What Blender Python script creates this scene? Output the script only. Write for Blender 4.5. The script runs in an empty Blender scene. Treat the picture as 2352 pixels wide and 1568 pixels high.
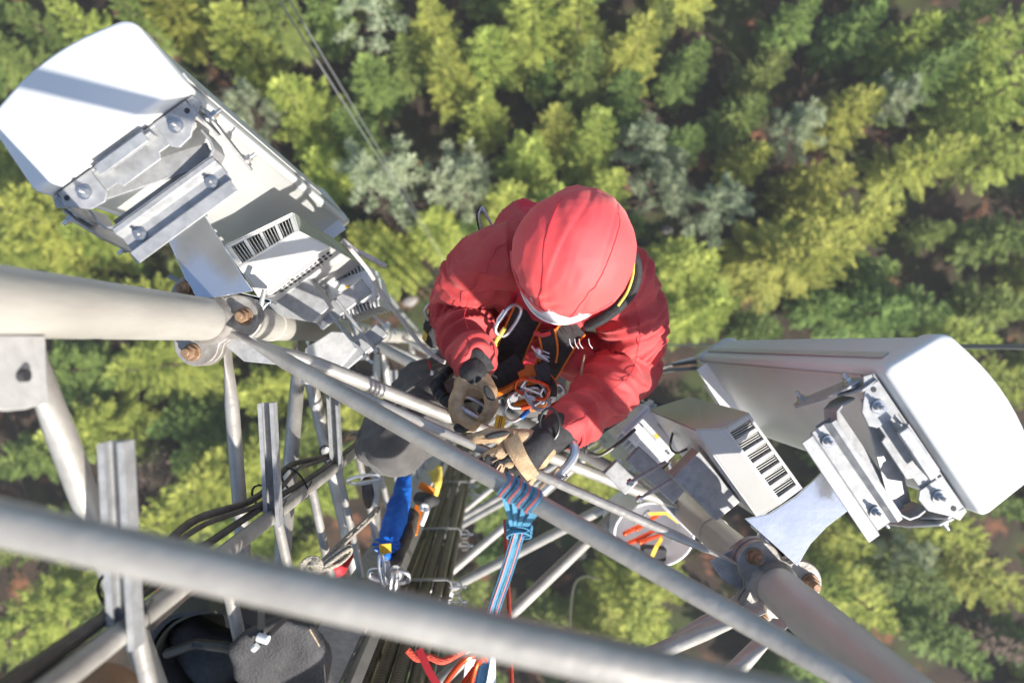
import bpy, bmesh, math, random
from mathutils import Vector, Matrix, noise
import numpy as np
random.seed(7)
C = bpy.context.scene.collection
sc = bpy.context.scene
R = math.radians
V = Vector
# ------------------------------------------------------------------ camera, world, sun
H = 40.0                                  # camera height above the forest floor
F = 1569.0                                # focal length in the units of P() (24 mm on 36 mm)
NAD = (1139.0, 790.0)                     # where the plumb line below the camera lands
cn = V(((NAD[0]-1176)/F, -(NAD[1]-784)/F, -1)).normalized()
ROT = cn.rotation_difference(V((0, 0, -1))).to_matrix()
CAM = V((0, 0, H))
cam = bpy.data.cameras.new('camera'); camo = bpy.data.objects.new('camera', cam); C.objects.link(camo)
camo.location = CAM; camo.rotation_euler = ROT.to_euler()
cam.lens = 24; cam.sensor_width = 36; cam.clip_start = 0.05; cam.clip_end = 400
cam.dof.use_dof = True; cam.dof.focus_distance = 1.72; cam.dof.aperture_fstop = 1.9
sc.camera = camo
w = bpy.data.worlds.new("World"); sc.world = w; w.use_nodes = True
nt = w.node_tree
sky = nt.nodes.new('ShaderNodeTexSky'); sky.sky_type = 'NISHITA'; sky.sun_disc = False
SUN_EL, SUN_AZ = 38.5, 137.0
sky.sun_elevation = R(SUN_EL); sky.sun_rotation = R(SUN_AZ); sky.air_density = 1.0; sky.dust_density = 1.2
nt.links.new(sky.outputs[0], nt.nodes['Background'].inputs[0]); nt.nodes['Background'].inputs[1].default_value = 0.125
sl = bpy.data.lights.new('sun', 'SUN'); sl.energy = 5.0; sl.angle = R(0.55); sl.color = (1, .945, .86)
so = bpy.data.objects.new('sun', sl); C.objects.link(so)
sdir = V((math.sin(R(SUN_AZ))*math.cos(R(SUN_EL)), math.cos(R(SUN_AZ))*math.cos(R(SUN_EL)), math.sin(R(SUN_EL))))
so.rotation_euler = sdir.to_track_quat('Z', 'Y').to_euler(); so.location = (20, -20, 80)
sc.view_settings.view_transform = 'Standard'; sc.view_settings.look = 'None'; sc.view_settings.exposure = 0.78
sc.view_settings.gamma = 1
sc.render.engine = 'CYCLES'
sc.cycles.max_bounces = 6; sc.cycles.transparent_max_bounces = 4
sc.cycles.use_denoising = True

def P(x, y, d):
    """world point seen at picture position x,y at depth d below the camera"""
    c = ROT @ V(((x-1176)/F, -(y-784)/F, -1))
    return CAM + c*(d/-c.z)
def S(p):
    c = ROT.transposed() @ (V(p)-CAM)
    return (1176+F*c.x/-c.z, 784-F*c.y/-c.z)

# ------------------------------------------------------------------ materials
def mat(name, col, rough=.5, metal=0, col2=None, scale=8, bump=0, bscale=60, spec=.5, detail=4, trans=0, obj_rand=0, stretch=None, coord='Object', coat=0, sheen=0, lo=.35, hi=.65, rvar=0, mode=None):
    m = bpy.data.materials.new(name); m.use_nodes = True
    n = m.node_tree.nodes; l = m.node_tree.links; b = n['Principled BSDF']
    b.inputs['Base Color'].default_value = (*col, 1); b.inputs['Roughness'].default_value = rough
    b.inputs['Metallic'].default_value = metal; b.inputs['Specular IOR Level'].default_value = spec
    if coat: b.inputs['Coat Weight'].default_value = coat
    if sheen: b.inputs['Sheen Weight'].default_value = sheen
    tc = n.new('ShaderNodeTexCoord'); vec = tc.outputs[coord]
    if stretch:
        mp = n.new('ShaderNodeMapping'); mp.inputs['Scale'].default_value = stretch; l.new(vec, mp.inputs[0]); vec = mp.outputs[0]
    if col2:
        t = n.new('ShaderNodeTexNoise'); t.inputs['Scale'].default_value = scale; t.inputs['Detail'].default_value = detail
        t.inputs['Roughness'].default_value = .6
        l.new(vec, t.inputs['Vector'])
        r = n.new('ShaderNodeValToRGB'); r.color_ramp.elements[0].position = lo; r.color_ramp.elements[1].position = hi
        r.color_ramp.elements[0].color = (*col, 1); r.color_ramp.elements[1].color = (*col2, 1)
        l.new(t.outputs['Fac'], r.inputs[0]); out = r.outputs[0]
        if rvar:
            mr = n.new('ShaderNodeMapRange'); mr.inputs[3].default_value = rough-rvar; mr.inputs[4].default_value = rough+rvar
            l.new(t.outputs['Fac'], mr.inputs[0]); l.new(mr.outputs[0], b.inputs['Roughness'])
        if obj_rand:
            oi = n.new('ShaderNodeObjectInfo'); hs = n.new('ShaderNodeHueSaturation')
            mr = n.new('ShaderNodeMapRange'); mr.inputs[3].default_value = .5-obj_rand*.06; mr.inputs[4].default_value = .5+obj_rand*.06
            mv = n.new('ShaderNodeMapRange'); mv.inputs[3].default_value = 1-obj_rand*.4; mv.inputs[4].default_value = 1+obj_rand*.4
            l.new(oi.outputs['Random'], mr.inputs[0]); l.new(mr.outputs[0], hs.inputs['Hue'])
            ml = n.new('ShaderNodeMath'); ml.operation = 'MULTIPLY'; ml.inputs[1].default_value = 7.31
            fr = n.new('ShaderNodeMath'); fr.operation = 'FRACT'
            l.new(oi.outputs['Random'], ml.inputs[0]); l.new(ml.outputs[0], fr.inputs[0]); l.new(fr.outputs[0], mv.inputs[0]); l.new(mv.outputs[0], hs.inputs['Value'])
            l.new(out, hs.inputs['Color']); out = hs.outputs[0]
        l.new(out, b.inputs['Base Color'])
    else: out = None
    if bump:
        if mode == 'weave':
            t2 = n.new('ShaderNodeTexWave'); t2.inputs['Scale'].default_value = bscale; t2.inputs['Distortion'].default_value = 1
        else:
            t2 = n.new('ShaderNodeTexNoise'); t2.inputs['Scale'].default_value = bscale; t2.inputs['Detail'].default_value = 5
        l.new(vec, t2.inputs['Vector'])
        bp = n.new('ShaderNodeBump'); bp.inputs['Strength'].default_value = bump; bp.inputs['Distance'].default_value = .01
        l.new(t2.outputs['Fac'], bp.inputs['Height']); l.new(bp.outputs[0], b.inputs['Normal'])
    if trans:
        tr = n.new('ShaderNodeBsdfTranslucent'); mx = n.new('ShaderNodeMixShader'); mx.inputs[0].default_value = trans
        if out: l.new(out, tr.inputs[0])
        else: tr.inputs[0].default_value = (*col, 1)
        l.new(b.outputs[0], mx.inputs[1]); l.new(tr.outputs[0], mx.inputs[2]); l.new(mx.outputs[0], n['Material Output'].inputs[0])
    return m
M = dict(
 galv=mat('galvanised_steel', (.50,.50,.485), .5, .3, (.6,.595,.58), 26, .12, 90, rvar=.12),
 galvleg=mat('weathered_galvanised_steel', (.44,.42,.38), .5, .25, (.54,.515,.465), 9, .1, 120, stretch=(1,1,.35), rvar=.1),
 tubem=mat('brace_steel', (.35,.332,.305), .47, .35, (.46,.438,.40), 14, .14, 70, rvar=.12),
 cast=mat('cast_bracket_steel', (.31,.315,.32), .48, .3, (.42,.425,.43), 45, .03, 60, rvar=.08),
 oldsteel=mat('stained_flange_steel', (.22,.20,.18), .55, .35, (.36,.345,.325), 22, .2, 80),
 rust=mat('brown_bolt', (.20,.12,.07), .6, .4, (.34,.22,.14), 60, .2, 100),
 bolt=mat('zinc_bolt', (.62,.62,.62), .28, .9),
 mirror=mat('polished_arm_plate', (.78,.81,.86), .16, .9, (.86,.88,.91), 7, .03, 60, lo=.3, hi=.7, rvar=.08),
 dark_in=mat('dark_inside', (.03,.03,.035), .7),
 radome=mat('radome_plastic', (.66,.66,.65), .38, 0, (.70,.70,.69), 3, .02, 200),
 panelback=mat('antenna_back', (.60,.61,.59), .42, .35, (.66,.66,.645), 5, .02, 60),
 rru=mat('radio_housing', (.56,.56,.54), .4, .1, (.63,.63,.61), 6, .04, 200),
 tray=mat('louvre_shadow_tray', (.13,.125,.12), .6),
 rruolive=mat('radio_end_plate', (.52,.53,.48), .35, .3),
 white=mat('white_plastic', (.78,.79,.80), .35),
 red=mat('red_shell_fabric', (.50,.052,.055), .55, 0, (.58,.068,.068), 5, .22, 700, spec=.35, sheen=.15),
 redyoke=mat('bright_red_yoke', (.60,.020,.045), .55, 0, (.68,.030,.055), 5, .2, 700, spec=.35, sheen=.15),
 redhood=mat('red_hood_fabric', (.84,.075,.085), .5, 0, (.88,.10,.095), 5, .2, 700, spec=.35, sheen=.2),
 orange=mat('orange_webbing', (.85,.22,.02), .55), yellow=mat('yellow_fabric', (.62,.46,.06), .6, 0, (.74,.58,.12), 30, .4, 90),
 black=mat('black_webbing', (.022,.022,.024), .65, 0, (.045,.045,.047), 80, .5, 500),
 blackrub=mat('black_rubber', (.018,.018,.018), .4),
 trouser=mat('charcoal_trousers', (.065,.062,.062), .75, 0, (.115,.108,.104), 9, .35, 500, sheen=.2),
 tan=mat('tan_leather', (.30,.19,.10), .6, 0, (.60,.43,.26), 30, .4, 260, lo=.3, hi=.7),
 tandark=mat('worn_leather', (.26,.19,.125), .6, 0, (.54,.41,.27), 22, .5, 220),
 seam=mat('leather_piping', (.62,.38,.22), .6),
 helmet=mat('white_helmet', (.80,.81,.83), .22, coat=.4),
 skin=mat('skin', (.55,.34,.26), .5), hair=mat('hair', (.09,.05,.03), .6),
 steelc=mat('polished_carabiner', (.62,.63,.66), .32, .9),
 redc=mat('orange_red_anodised', (.75,.10,.03), .25, .6),
 blue=mat('blue_sheet', (.012,.13,.62), .38, 0, (.02,.20,.75), 12, .6, 50, trans=.12),
 slingblue=mat('blue_sling', (.06,.22,.36), .65, 0, (.09,.29,.45), 60, .4, 400),
 slingred=mat('red_stripe', (.55,.15,.13), .65),
 rope=mat('braided_rope', (.27,.24,.20), .8, 0, (.56,.52,.44), 160, .8, 300),
 ropew=mat('pale_rope', (.50,.44,.42), .8, 0, (.66,.62,.58), 150, .6, 300),
 ropered=mat('red_rope', (.62,.055,.03), .7, 0, (.75,.12,.07), 150, .8, 260),
 feeder=mat('feeder_jacket', (.075,.067,.045), .38, 0, (.11,.10,.075), 20),
 coax=mat('dark_coax', (.045,.04,.036), .42, 0, (.09,.08,.07), 30, .1, 60),
 bag=mat('bag_fabric', (.034,.034,.037), .7, 0, (.058,.058,.061), 10, .4, 200),
 olive=mat('olive_lining', (.07,.07,.045), .8),
 brown=mat('brown_suede', (.26,.15,.08), .75, 0, (.33,.20,.12), 20, .3, 200),
 redbag=mat('red_bag', (.45,.02,.03), .6),
 wire=mat('grey_wire', (.20,.21,.21), .5),
 label=mat('warning_label', (.85,.50,.04), .5), greylabel=mat('grey_label', (.6,.6,.62), .5),
 spruce=mat('spruce_needles', (.165,.215,.042), .6, 0, (.47,.50,.11), 1.3, trans=.3, obj_rand=.32, detail=3, spec=.25),
 fir=mat('green_needles', (.095,.15,.04), .6, 0, (.25,.32,.085), 1.3, trans=.28, obj_rand=.4, detail=3, spec=.25),
 pine=mat('pine_needles', (.27,.33,.19), .6, 0, (.48,.53,.35), 1.5, trans=.38, obj_rand=.35, detail=3, spec=.25),
 dry=mat('dry_twigs', (.14,.10,.075), .85, 0, (.30,.21,.16), 6, trans=.1),
 bark=mat('bark', (.075,.052,.038), .9, 0, (.15,.105,.075), 8, .5, 30),
 shrub=mat('undergrowth_leaves', (.03,.045,.012), .65, 0, (.07,.085,.02), .5, trans=.3, detail=5),
 rock=mat('grey_rock', (.22,.20,.19), .9, 0, (.34,.30,.28), 3, .6, 12),
)
def ground_mat():
    m = mat('forest_floor', (.022,.016,.011), .95, 0, (.06,.037,.024), .55, .8, 4, detail=9)
    n = m.node_tree.nodes; l = m.node_tree.links; b = n['Principled BSDF']
    src = b.inputs['Base Color'].links[0].from_socket
    tc = n.new('ShaderNodeTexCoord'); t = n.new('ShaderNodeTexNoise'); t.inputs['Scale'].default_value = .23; t.inputs['Detail'].default_value = 8
    l.new(tc.outputs['Object'], t.inputs['Vector'])
    r = n.new('ShaderNodeValToRGB'); r.color_ramp.elements[0].position = .5; r.color_ramp.elements[1].position = .62
    l.new(t.outputs['Fac'], r.inputs[0])
    mx = n.new('ShaderNodeMix'); mx.data_type = 'RGBA'; l.new(r.outputs[0], mx.inputs['Factor']); l.new(src, mx.inputs['A']); mx.inputs['B'].default_value = (.045,.06,.016, 1)
    t2 = n.new('ShaderNodeTexNoise'); t2.inputs['Scale'].default_value = .6; t2.inputs['Detail'].default_value = 6
    l.new(tc.outputs['Object'], t2.inputs['Vector'])
    r2 = n.new('ShaderNodeValToRGB'); r2.color_ramp.elements[0].position = .58; r2.color_ramp.elements[1].position = .7
    l.new(t2.outputs['Fac'], r2.inputs[0])
    mx2 = n.new('ShaderNodeMix'); mx2.data_type = 'RGBA'; l.new(r2.outputs[0], mx2.inputs['Factor']); l.new(mx.outputs['Result'], mx2.inputs['A']); mx2.inputs['B'].default_value = (.20,.085,.045, 1)
    l.new(mx2.outputs['Result'], b.inputs['Base Color'])
    return m
M['ground'] = ground_mat()

# ------------------------------------------------------------------ mesh helpers
def frame(axis, up=None):
    a = V(axis).normalized()
    u = V(up) if up is not None else (V((0, 0, 1)) if abs(a.z) < .9 else V((1, 0, 0)))
    x = u.cross(a)
    if x.length < 1e-5: x = V((0, 1, 0)).cross(a)
    x.normalize(); y = a.cross(x).normalized()
    return x, y, a
class MB:
    def __init__(s): s.v = []; s.f = []; s.m = []; s.mi = 0
    def add(s, vs, fs):
        b = len(s.v); s.v += [tuple(p) for p in vs]; s.f += [tuple(i+b for i in f) for f in fs]; s.m += [s.mi]*len(fs); return s
    def loft(s, rings, caps=True, closed=False):
        n = len(rings[0]); vs = [p for r in rings for p in r]; fs = []
        k = len(rings)
        for i in range(k if closed else k-1):
            j = (i+1) % k
            for q in range(n):
                fs.append((i*n+q, i*n+(q+1) % n, j*n+(q+1) % n, j*n+q))
        if caps and not closed: fs += [tuple(range(n))[::-1], tuple((k-1)*n+q for q in range(n))]
        return s.add(vs, fs)
    def tube(s, pts, r, n=14, closed=False, caps=True, flat=None, up=None):
        pts = [V(p) for p in pts]; k = len(pts); rings = []; X = None
        for i, p in enumerate(pts):
            if closed: t = pts[(i+1) % k]-pts[i-1]
            else: t = pts[min(i+1, k-1)]-pts[max(i-1, 0)]
            t.normalize()
            if X is None: X, Y, _ = frame(t, up)
            else:
                X = (X-t*X.dot(t)).normalized(); Y = t.cross(X)
            rr = r[i] if isinstance(r, (list, tuple)) else r
            a, b = (rr*flat[i][0], rr*flat[i][1]) if flat else (rr, rr)
            rings.append([p+X*math.cos(2*math.pi*q/n)*a+Y*math.sin(2*math.pi*q/n)*b for q in range(n)])
        return s.loft(rings, caps, closed)
    def brace(s, a, b, r, up=(0,0,1), n=16):
        a, b = V(a), V(b); L = (b-a).length; t = (b-a)/L
        ds = [0, .05, .10, .16]; fl = [(.32,1.45),(.32,1.45),(.75,1.12),(1,1)]
        pts = [a+t*d for d in ds]+[b-t*d for d in ds[::-1]]
        return s.tube(pts, r, n, flat=fl+fl[::-1], up=up)
    def prism(s, poly, ext):
        ext = V(ext); p = [V(q) for q in poly]; return s.loft([p, [q+ext for q in p]])
    def box(s, c, sx, sy, sz, ax=None):
        x, y, z = ax if ax else (V((1,0,0)), V((0,1,0)), V((0,0,1)))
        c = V(c); vs = [c+x*sx*i/2+y*sy*j/2+z*sz*k/2 for k in (-1,1) for i, j in ((-1,-1),(1,-1),(1,1),(-1,1))]
        return s.add(vs, [(3,2,1,0),(4,5,6,7),(0,1,5,4),(1,2,6,5),(2,3,7,6),(3,0,4,7)])
    def bar(s, a, b, w_, t_, up=(0,0,1)):
        a, b = V(a), V(b); x, y, z = frame(b-a, up); return s.box((a+b)/2, w_, t_, (b-a).length, (x, y, z))
    def ribbon(s, pts, w_, t_, nrm):
        pts = [V(p) for p in pts]; k = len(pts); rings = []
        for i, p in enumerate(pts):
            t = (pts[min(i+1, k-1)]-pts[max(i-1, 0)]).normalized()
            nn = V(nrm[i] if isinstance(nrm, list) else nrm); sd = t.cross(nn).normalized(); nn = sd.cross(t).normalized()
            ww = w_[i] if isinstance(w_, list) else w_
            rings.append([p+sd*ww/2+nn*t_/2, p-sd*ww/2+nn*t_/2, p-sd*ww/2-nn*t_/2, p+sd*ww/2-nn*t_/2])
        return s.loft(rings)
    def cyl(s, c, axis, r, h, n=16, r2=None):
        c = V(c); a = V(axis).normalized(); return s.tube([c-a*h/2, c+a*h/2], [r, r2 or r], n)
    def bolt(s, c, axis, r=.01, h=.012, stud=True):
        c = V(c); a = V(axis).normalized()
        s.cyl(c+a*.001, a, r*1.55, .003, 18); s.cyl(c+a*(.0025+h/2), a, r, h, 6, r*.97)
        if stud: s.cyl(c+a*(h+.007), a, r*.52, .016, 12, r*.45)
        return s
    def sphere(s, c, r, ax=None, nu=16, nv=10):
        x, y, z = ax if ax else (V((1,0,0)), V((0,1,0)), V((0,0,1)))
        r = r if isinstance(r, (tuple, list)) else (r, r, r); c = V(c); rings = []
        for j in range(1, nv):
            th = math.pi*j/nv
            rings.append([c+x*r[0]*math.sin(th)*math.cos(2*math.pi*i/nu)+y*r[1]*math.sin(th)*math.sin(2*math.pi*i/nu)-z*r[2]*math.cos(th) for i in range(nu)])
        return s.loft(rings)
    def cap(s, a, b, r0, r1, n=16):
        a, b = V(a), V(b); s.sphere(a, r0, nu=n, nv=10); s.sphere(b, r1, nu=n, nv=10)
        if (b-a).length > 1e-4: s.tube([a, b], [r0, r1], n)
        return s
    def chain(s, pts, rs):
        for i in range(len(pts)-1): s.cap(pts[i], pts[i+1], rs[i], rs[i+1])
        return s
    def mesh(s, name, mats, smooth=35, weld=False):
        me = bpy.data.meshes.new(name); me.from_pydata(s.v, [], s.f)
        for mm in (mats if isinstance(mats, (list, tuple)) else [mats]): me.materials.append(M[mm] if isinstance(mm, str) else mm)
        if max(s.m, default=0): me.polygons.foreach_set('material_index', s.m)
        bm = bmesh.new(); bm.from_mesh(me); bmesh.ops.recalc_face_normals(bm, faces=bm.faces); bm.to_mesh(me); bm.free()
        me.polygons.foreach_set('use_smooth', [True]*len(me.polygons)); me.set_sharp_from_angle(angle=R(smooth))
        return me
    def build(s, name, mats, parent=None, bevel=0, smooth=35, label=None):
        o = bpy.data.objects.new(name, s.mesh(name, mats, smooth)); C.objects.link(o); par(o, parent)
        if bevel:
            b = o.modifiers.new('bevel', 'BEVEL'); b.width = bevel; b.segments = 2; b.limit_method = 'ANGLE'; b.angle_limit = R(40)
        if label: o['label'] = label
        return o
def par(o, parent):
    if parent is not None:
        o.parent = parent
        if parent.type == 'EMPTY': o.matrix_parent_inverse = Matrix.Translation(-parent.location)
def thing(name, label, cat, loc, group=None):
    o = bpy.data.objects.new(name, None); C.objects.link(o); o.location = V(loc); o.empty_display_size = .1
    return tag(o, label, cat, group)
def tag(o, label, cat, group=None, kind=None):
    if label: o['label'] = label
    if cat: o['category'] = cat
    if group: o['group'] = group
    if kind: o['kind'] = kind
    return o
def blob(name, mb, mats, parent, voxel=.008, smooth=6, disp=None, label=None):
    tmp = bpy.data.objects.new('tmp', mb.mesh('tmp', mats)); C.objects.link(tmp)
    r = tmp.modifiers.new('r', 'REMESH'); r.mode = 'VOXEL'; r.voxel_size = voxel; r.use_smooth_shade = True
    if smooth:
        s_ = tmp.modifiers.new('s', 'SMOOTH'); s_.iterations = smooth; s_.factor = .6
    dg = bpy.context.evaluated_depsgraph_get(); me = bpy.data.meshes.new_from_object(tmp.evaluated_get(dg)); me.name = name
    bpy.data.objects.remove(tmp)
    if disp:
        nn = [v.normal.copy() for v in me.vertices]
        for v, n_ in zip(me.vertices, nn): v.co += n_*disp(v.co, n_)
    me.materials.clear()
    for mm in (mats if isinstance(mats, (list, tuple)) else [mats]): me.materials.append(M[mm])
    me.polygons.foreach_set('use_smooth', [True]*len(me.polygons)); me.update()
    o = bpy.data.objects.new(name, me); C.objects.link(o); par(o, parent)
    if label: o['label'] = label
    return o
def arc(c, x, y, r, a0, a1, n=10):
    return [V(c)+V(x)*r*math.cos(R(a0+(a1-a0)*i/n))+V(y)*r*math.sin(R(a0+(a1-a0)*i/n)) for i in range(n+1)]
def spline(pts, n=8):
    pts = [V(p) for p in pts]; out = []; q = [pts[0]*2-pts[1]]+pts+[pts[-1]*2-pts[-2]]
    for i in range(1, len(q)-2):
        for k in range(n):
            t = k/n; a, b, c, d = q[i-1:i+3]
            out.append(.5*((2*b)+(c-a)*t+(2*a-5*b+4*c-d)*t*t+(3*b-a-3*c+d)*t**3))
    return out+[pts[-1]]
def PS(*a): return [P(*q) for q in a]
def carabiner(name, label, c, long, nrm, L=.11, W_=.062, r=.0055, m='steelc', group=None, gate='steelc'):
    """oval/pear snap link: body ring open on one side, gate with screw sleeve"""
    c = V(c); y = V(long).normalized(); z = V(nrm); z = (z-y*z.dot(y)).normalized(); x = y.cross(z)
    t = thing(name, label, 'carabiner', c, group)
    pts = []
    for i in range(28):
        a = 2*math.pi*i/28; ca, sa = math.cos(a), math.sin(a)
        e = .62
        px = math.copysign(abs(ca)**e, ca)*W_/2*(1.0 if sa > 0 else .78+.22*(1+sa)); py = math.copysign(abs(sa)**e, sa)*L/2
        pts.append(c+x*px+y*py)
    MB().tube(pts, r, 10, closed=True).build('frame', m, t)
    g = MB(); g.cyl(c+x*(W_/2), y, r*1.5, L*.36, 12); g.build('gate', gate, t)
    return t
# ------------------------------------------------------------------ ground
g = MB(); N = 60; sz = 58
gv = []; gf = []
for j in range(N+1):
    for i in range(N+1):
        x = -sz+2*sz*i/N; y = -sz+2*sz*j/N
        gv.append((x, y, .5*noise.noise(V((x*.05, y*.05, 3)))+.15*noise.noise(V((x*.3, y*.3, 1)))-.2))
for j in range(N):
    for i in range(N): gf.append((j*(N+1)+i, j*(N+1)+i+1, (j+1)*(N+1)+i+1, (j+1)*(N+1)+i))
g.add(gv, gf); go = g.build('ground', 'ground', smooth=80); go['kind'] = 'structure'

# ------------------------------------------------------------------ trees
rnd = random.Random(11)
def leaf(vs, fs, p, d, L, W_, nrm):
    sd = d.cross(nrm)
    if sd.length < 1e-4: return
    sd.normalize(); b = len(vs)
    vs += [p, p+d*L*.45+sd*W_*.5, p+d*L, p+d*L*.45-sd*W_*.5]; fs.append((b, b+1, b+2, b+3))
def spruce_crown(h, R0, dens=1.0, sz=.24, start=.14, ragged=.3):
    vs, fs = [], []; z = start*h; az = 0
    while z < h*.985:
        u = (z-start*h)/(h*(1-start)); Rz = R0*(1-u)**.82*(1 if u > .15 else .7+2*u)+.10
        nb = 7 if u < .55 else (6 if u < .85 else 5); az += .45
        for b_ in range(nb):
            if rnd.random() < .06: continue
            a = az+6.283*b_/nb+rnd.uniform(-.22, .22); Lb = Rz*rnd.uniform(1-ragged, 1+ragged*.55)
            out = V((math.cos(a), math.sin(a), 0)); side = V((-out.y, out.x, 0)); zj = z+rnd.uniform(-.12, .12)
            r0, dr = (.15+.6*u), (.62*(1-u)+.02)
            steps = max(3, int(Lb/.10*dens))
            for s_ in range(steps):
                t = (s_+.5)/steps
                if t < .18: continue
                p = out*(Lb*t)+V((0, 0, zj+Lb*(r0*t-dr*t*t+.22*t**4)))
                tw = min(t*1.6, 1)*(1-t)**.75*Lb*.50+.06           # side twig length: a pointed frond
                ax = (out+V((0,0,r0-2*dr*t+.8*t**3))).normalized()
                for q in (-1, 1):
                    n_ = max(1, int(tw/.13)); d = (ax*.75+side*q*.85+V((0,0,rnd.uniform(-.25,.0)))).normalized()
                    for e in range(n_):
                        pp = p+d*(tw*e/n_)+V((0,0,-.10*(e/n_)**1.5+rnd.uniform(-.02,.02)))
                        for c_ in range(2):
                            dd = (d+ax*rnd.uniform(-.2,.8)+V((rnd.uniform(-.2,.2), rnd.uniform(-.2,.2), rnd.uniform(-.4,.15)))).normalized()
                            leaf(vs, fs, pp, dd, sz*rnd.uniform(.65, 1.1), sz*rnd.uniform(.22,.36), V((rnd.uniform(-.5,.5), rnd.uniform(-.5,.5), 1)).normalized())
                leaf(vs, fs, p, ax, sz*1.1, sz*.4, V((rnd.uniform(-.4,.4), rnd.uniform(-.4,.4), 1)).normalized())
        z += h*.070*rnd.uniform(.85, 1.15)*(1-.45*u)
    for q in range(12):
        leaf(vs, fs, V((0,0,h*.93)), V((rnd.uniform(-.3,.3), rnd.uniform(-.3,.3), 1)).normalized(), sz*1.9, sz*.3, V((rnd.uniform(-1,1), rnd.uniform(-1,1), .2)).normalized())
    return vs, fs
def pine_crown(h, R0, sz=.25):
    vs, fs = [], []
    for k in range(46):
        u = rnd.random()**.8; z = h*(.42+.55*u); Rz = R0*math.sin(math.pi*min(.98, .25+.72*u))**.7
        a = rnd.random()*6.283; rr = Rz*rnd.uniform(.25, 1)
        base = V((math.cos(a)*rr*.3, math.sin(a)*rr*.3, z-.25)); tip = V((math.cos(a)*rr, math.sin(a)*rr, z+.25*rr))
        ax = (tip-base).normalized()
        for s_ in range(5):
            c = base.lerp(tip, .35+.65*(s_+rnd.random()*.5)/5)
            for e in range(17):
                d = (ax*rnd.uniform(-.1,1)+V((rnd.gauss(0,1), rnd.gauss(0,1), rnd.gauss(.15,.8)))*.75).normalized()
                leaf(vs, fs, c+d*.03, d, sz*rnd.uniform(.7,1.25), sz*.24, V((rnd.uniform(-1,1), rnd.uniform(-1,1), rnd.uniform(-1,1))).normalized())
    return vs, fs
def mkmesh(name, vs, fs, m):
    me = bpy.data.meshes.new(name); me.from_pydata([tuple(v) for v in vs], [], fs); me.materials.append(M[m]); return me
def trunk_mesh(h, r, dead=26, lo=.08, hi=.5):
    mb = MB(); pts = [V((0,0,-.8)), V((0,0,0)), V((.03,.02,h*.4)), V((-.03,.01,h*.75)), V((0,0,h*.97))]
    mb.tube(pts, [r*1.3, r*1.1, r*.75, r*.4, r*.08], 7)
    for k in range(dead):
        z = h*rnd.uniform(lo, hi); a = rnd.random()*6.283; L = rnd.uniform(.5, 1.3)
        p0 = V((0,0,z)); p1 = V((math.cos(a)*L*.6, math.sin(a)*L*.6, z+.05)); p2 = V((math.cos(a+.1)*L, math.sin(a+.1)*L, z-.12))
        mb.tube([p0, p1, p2], [.022, .014, .005], 4)
    return mb.mesh('trunk', 'bark', 60)
kinds = {}
def variant(kind, crown, tr): kinds.setdefault(kind, []).append((crown, tr))
for h, r0 in ((8.4,2.15),(7.4,2.0),(9.4,2.25),(6.6,1.95),(8.8,1.9)):
    variant('y', mkmesh('crown', *spruce_crown(h, r0), 'spruce'), trunk_mesh(h, .13))
for h, r0 in ((7.8,2.05),(6.6,1.85),(8.8,2.1)):
    variant('g', mkmesh('crown', *spruce_crown(h, r0, .9, .29), 'fir'), trunk_mesh(h, .13))
for h, r0 in ((7,1.75),(6.2,1.6),(7.6,1.9)):
    variant('b', mkmesh('crown', *pine_crown(h, r0), 'pine'), trunk_mesh(h, .12, 34, .15, .75))
for h, r0 in ((3.6,1.1),(4.6,1.2)):
    variant('s', mkmesh('crown', *spruce_crown(h, r0, .9, .24, .08, .35), 'fir'), trunk_mesh(h, .06, 8))
for h, r0 in ((6.5,1.1),(7.5,1.0)):   # nearly bare, brown
    vs, fs = spruce_crown(h, r0, .22, .2, .3, .5)
    variant('d', mkmesh('crown', vs, fs, 'dry'), trunk_mesh(h, .1, 70, .1, .95))
HT = {'y':(8.4,7.4,9.4,6.6,8.8), 'g':(7.8,6.6,8.8), 'b':(7,6.2,7.6), 's':(3.6,4.6), 'd':(6.5,7.5)}
spots = []   # crown centre in the picture, kind, scale
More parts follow.
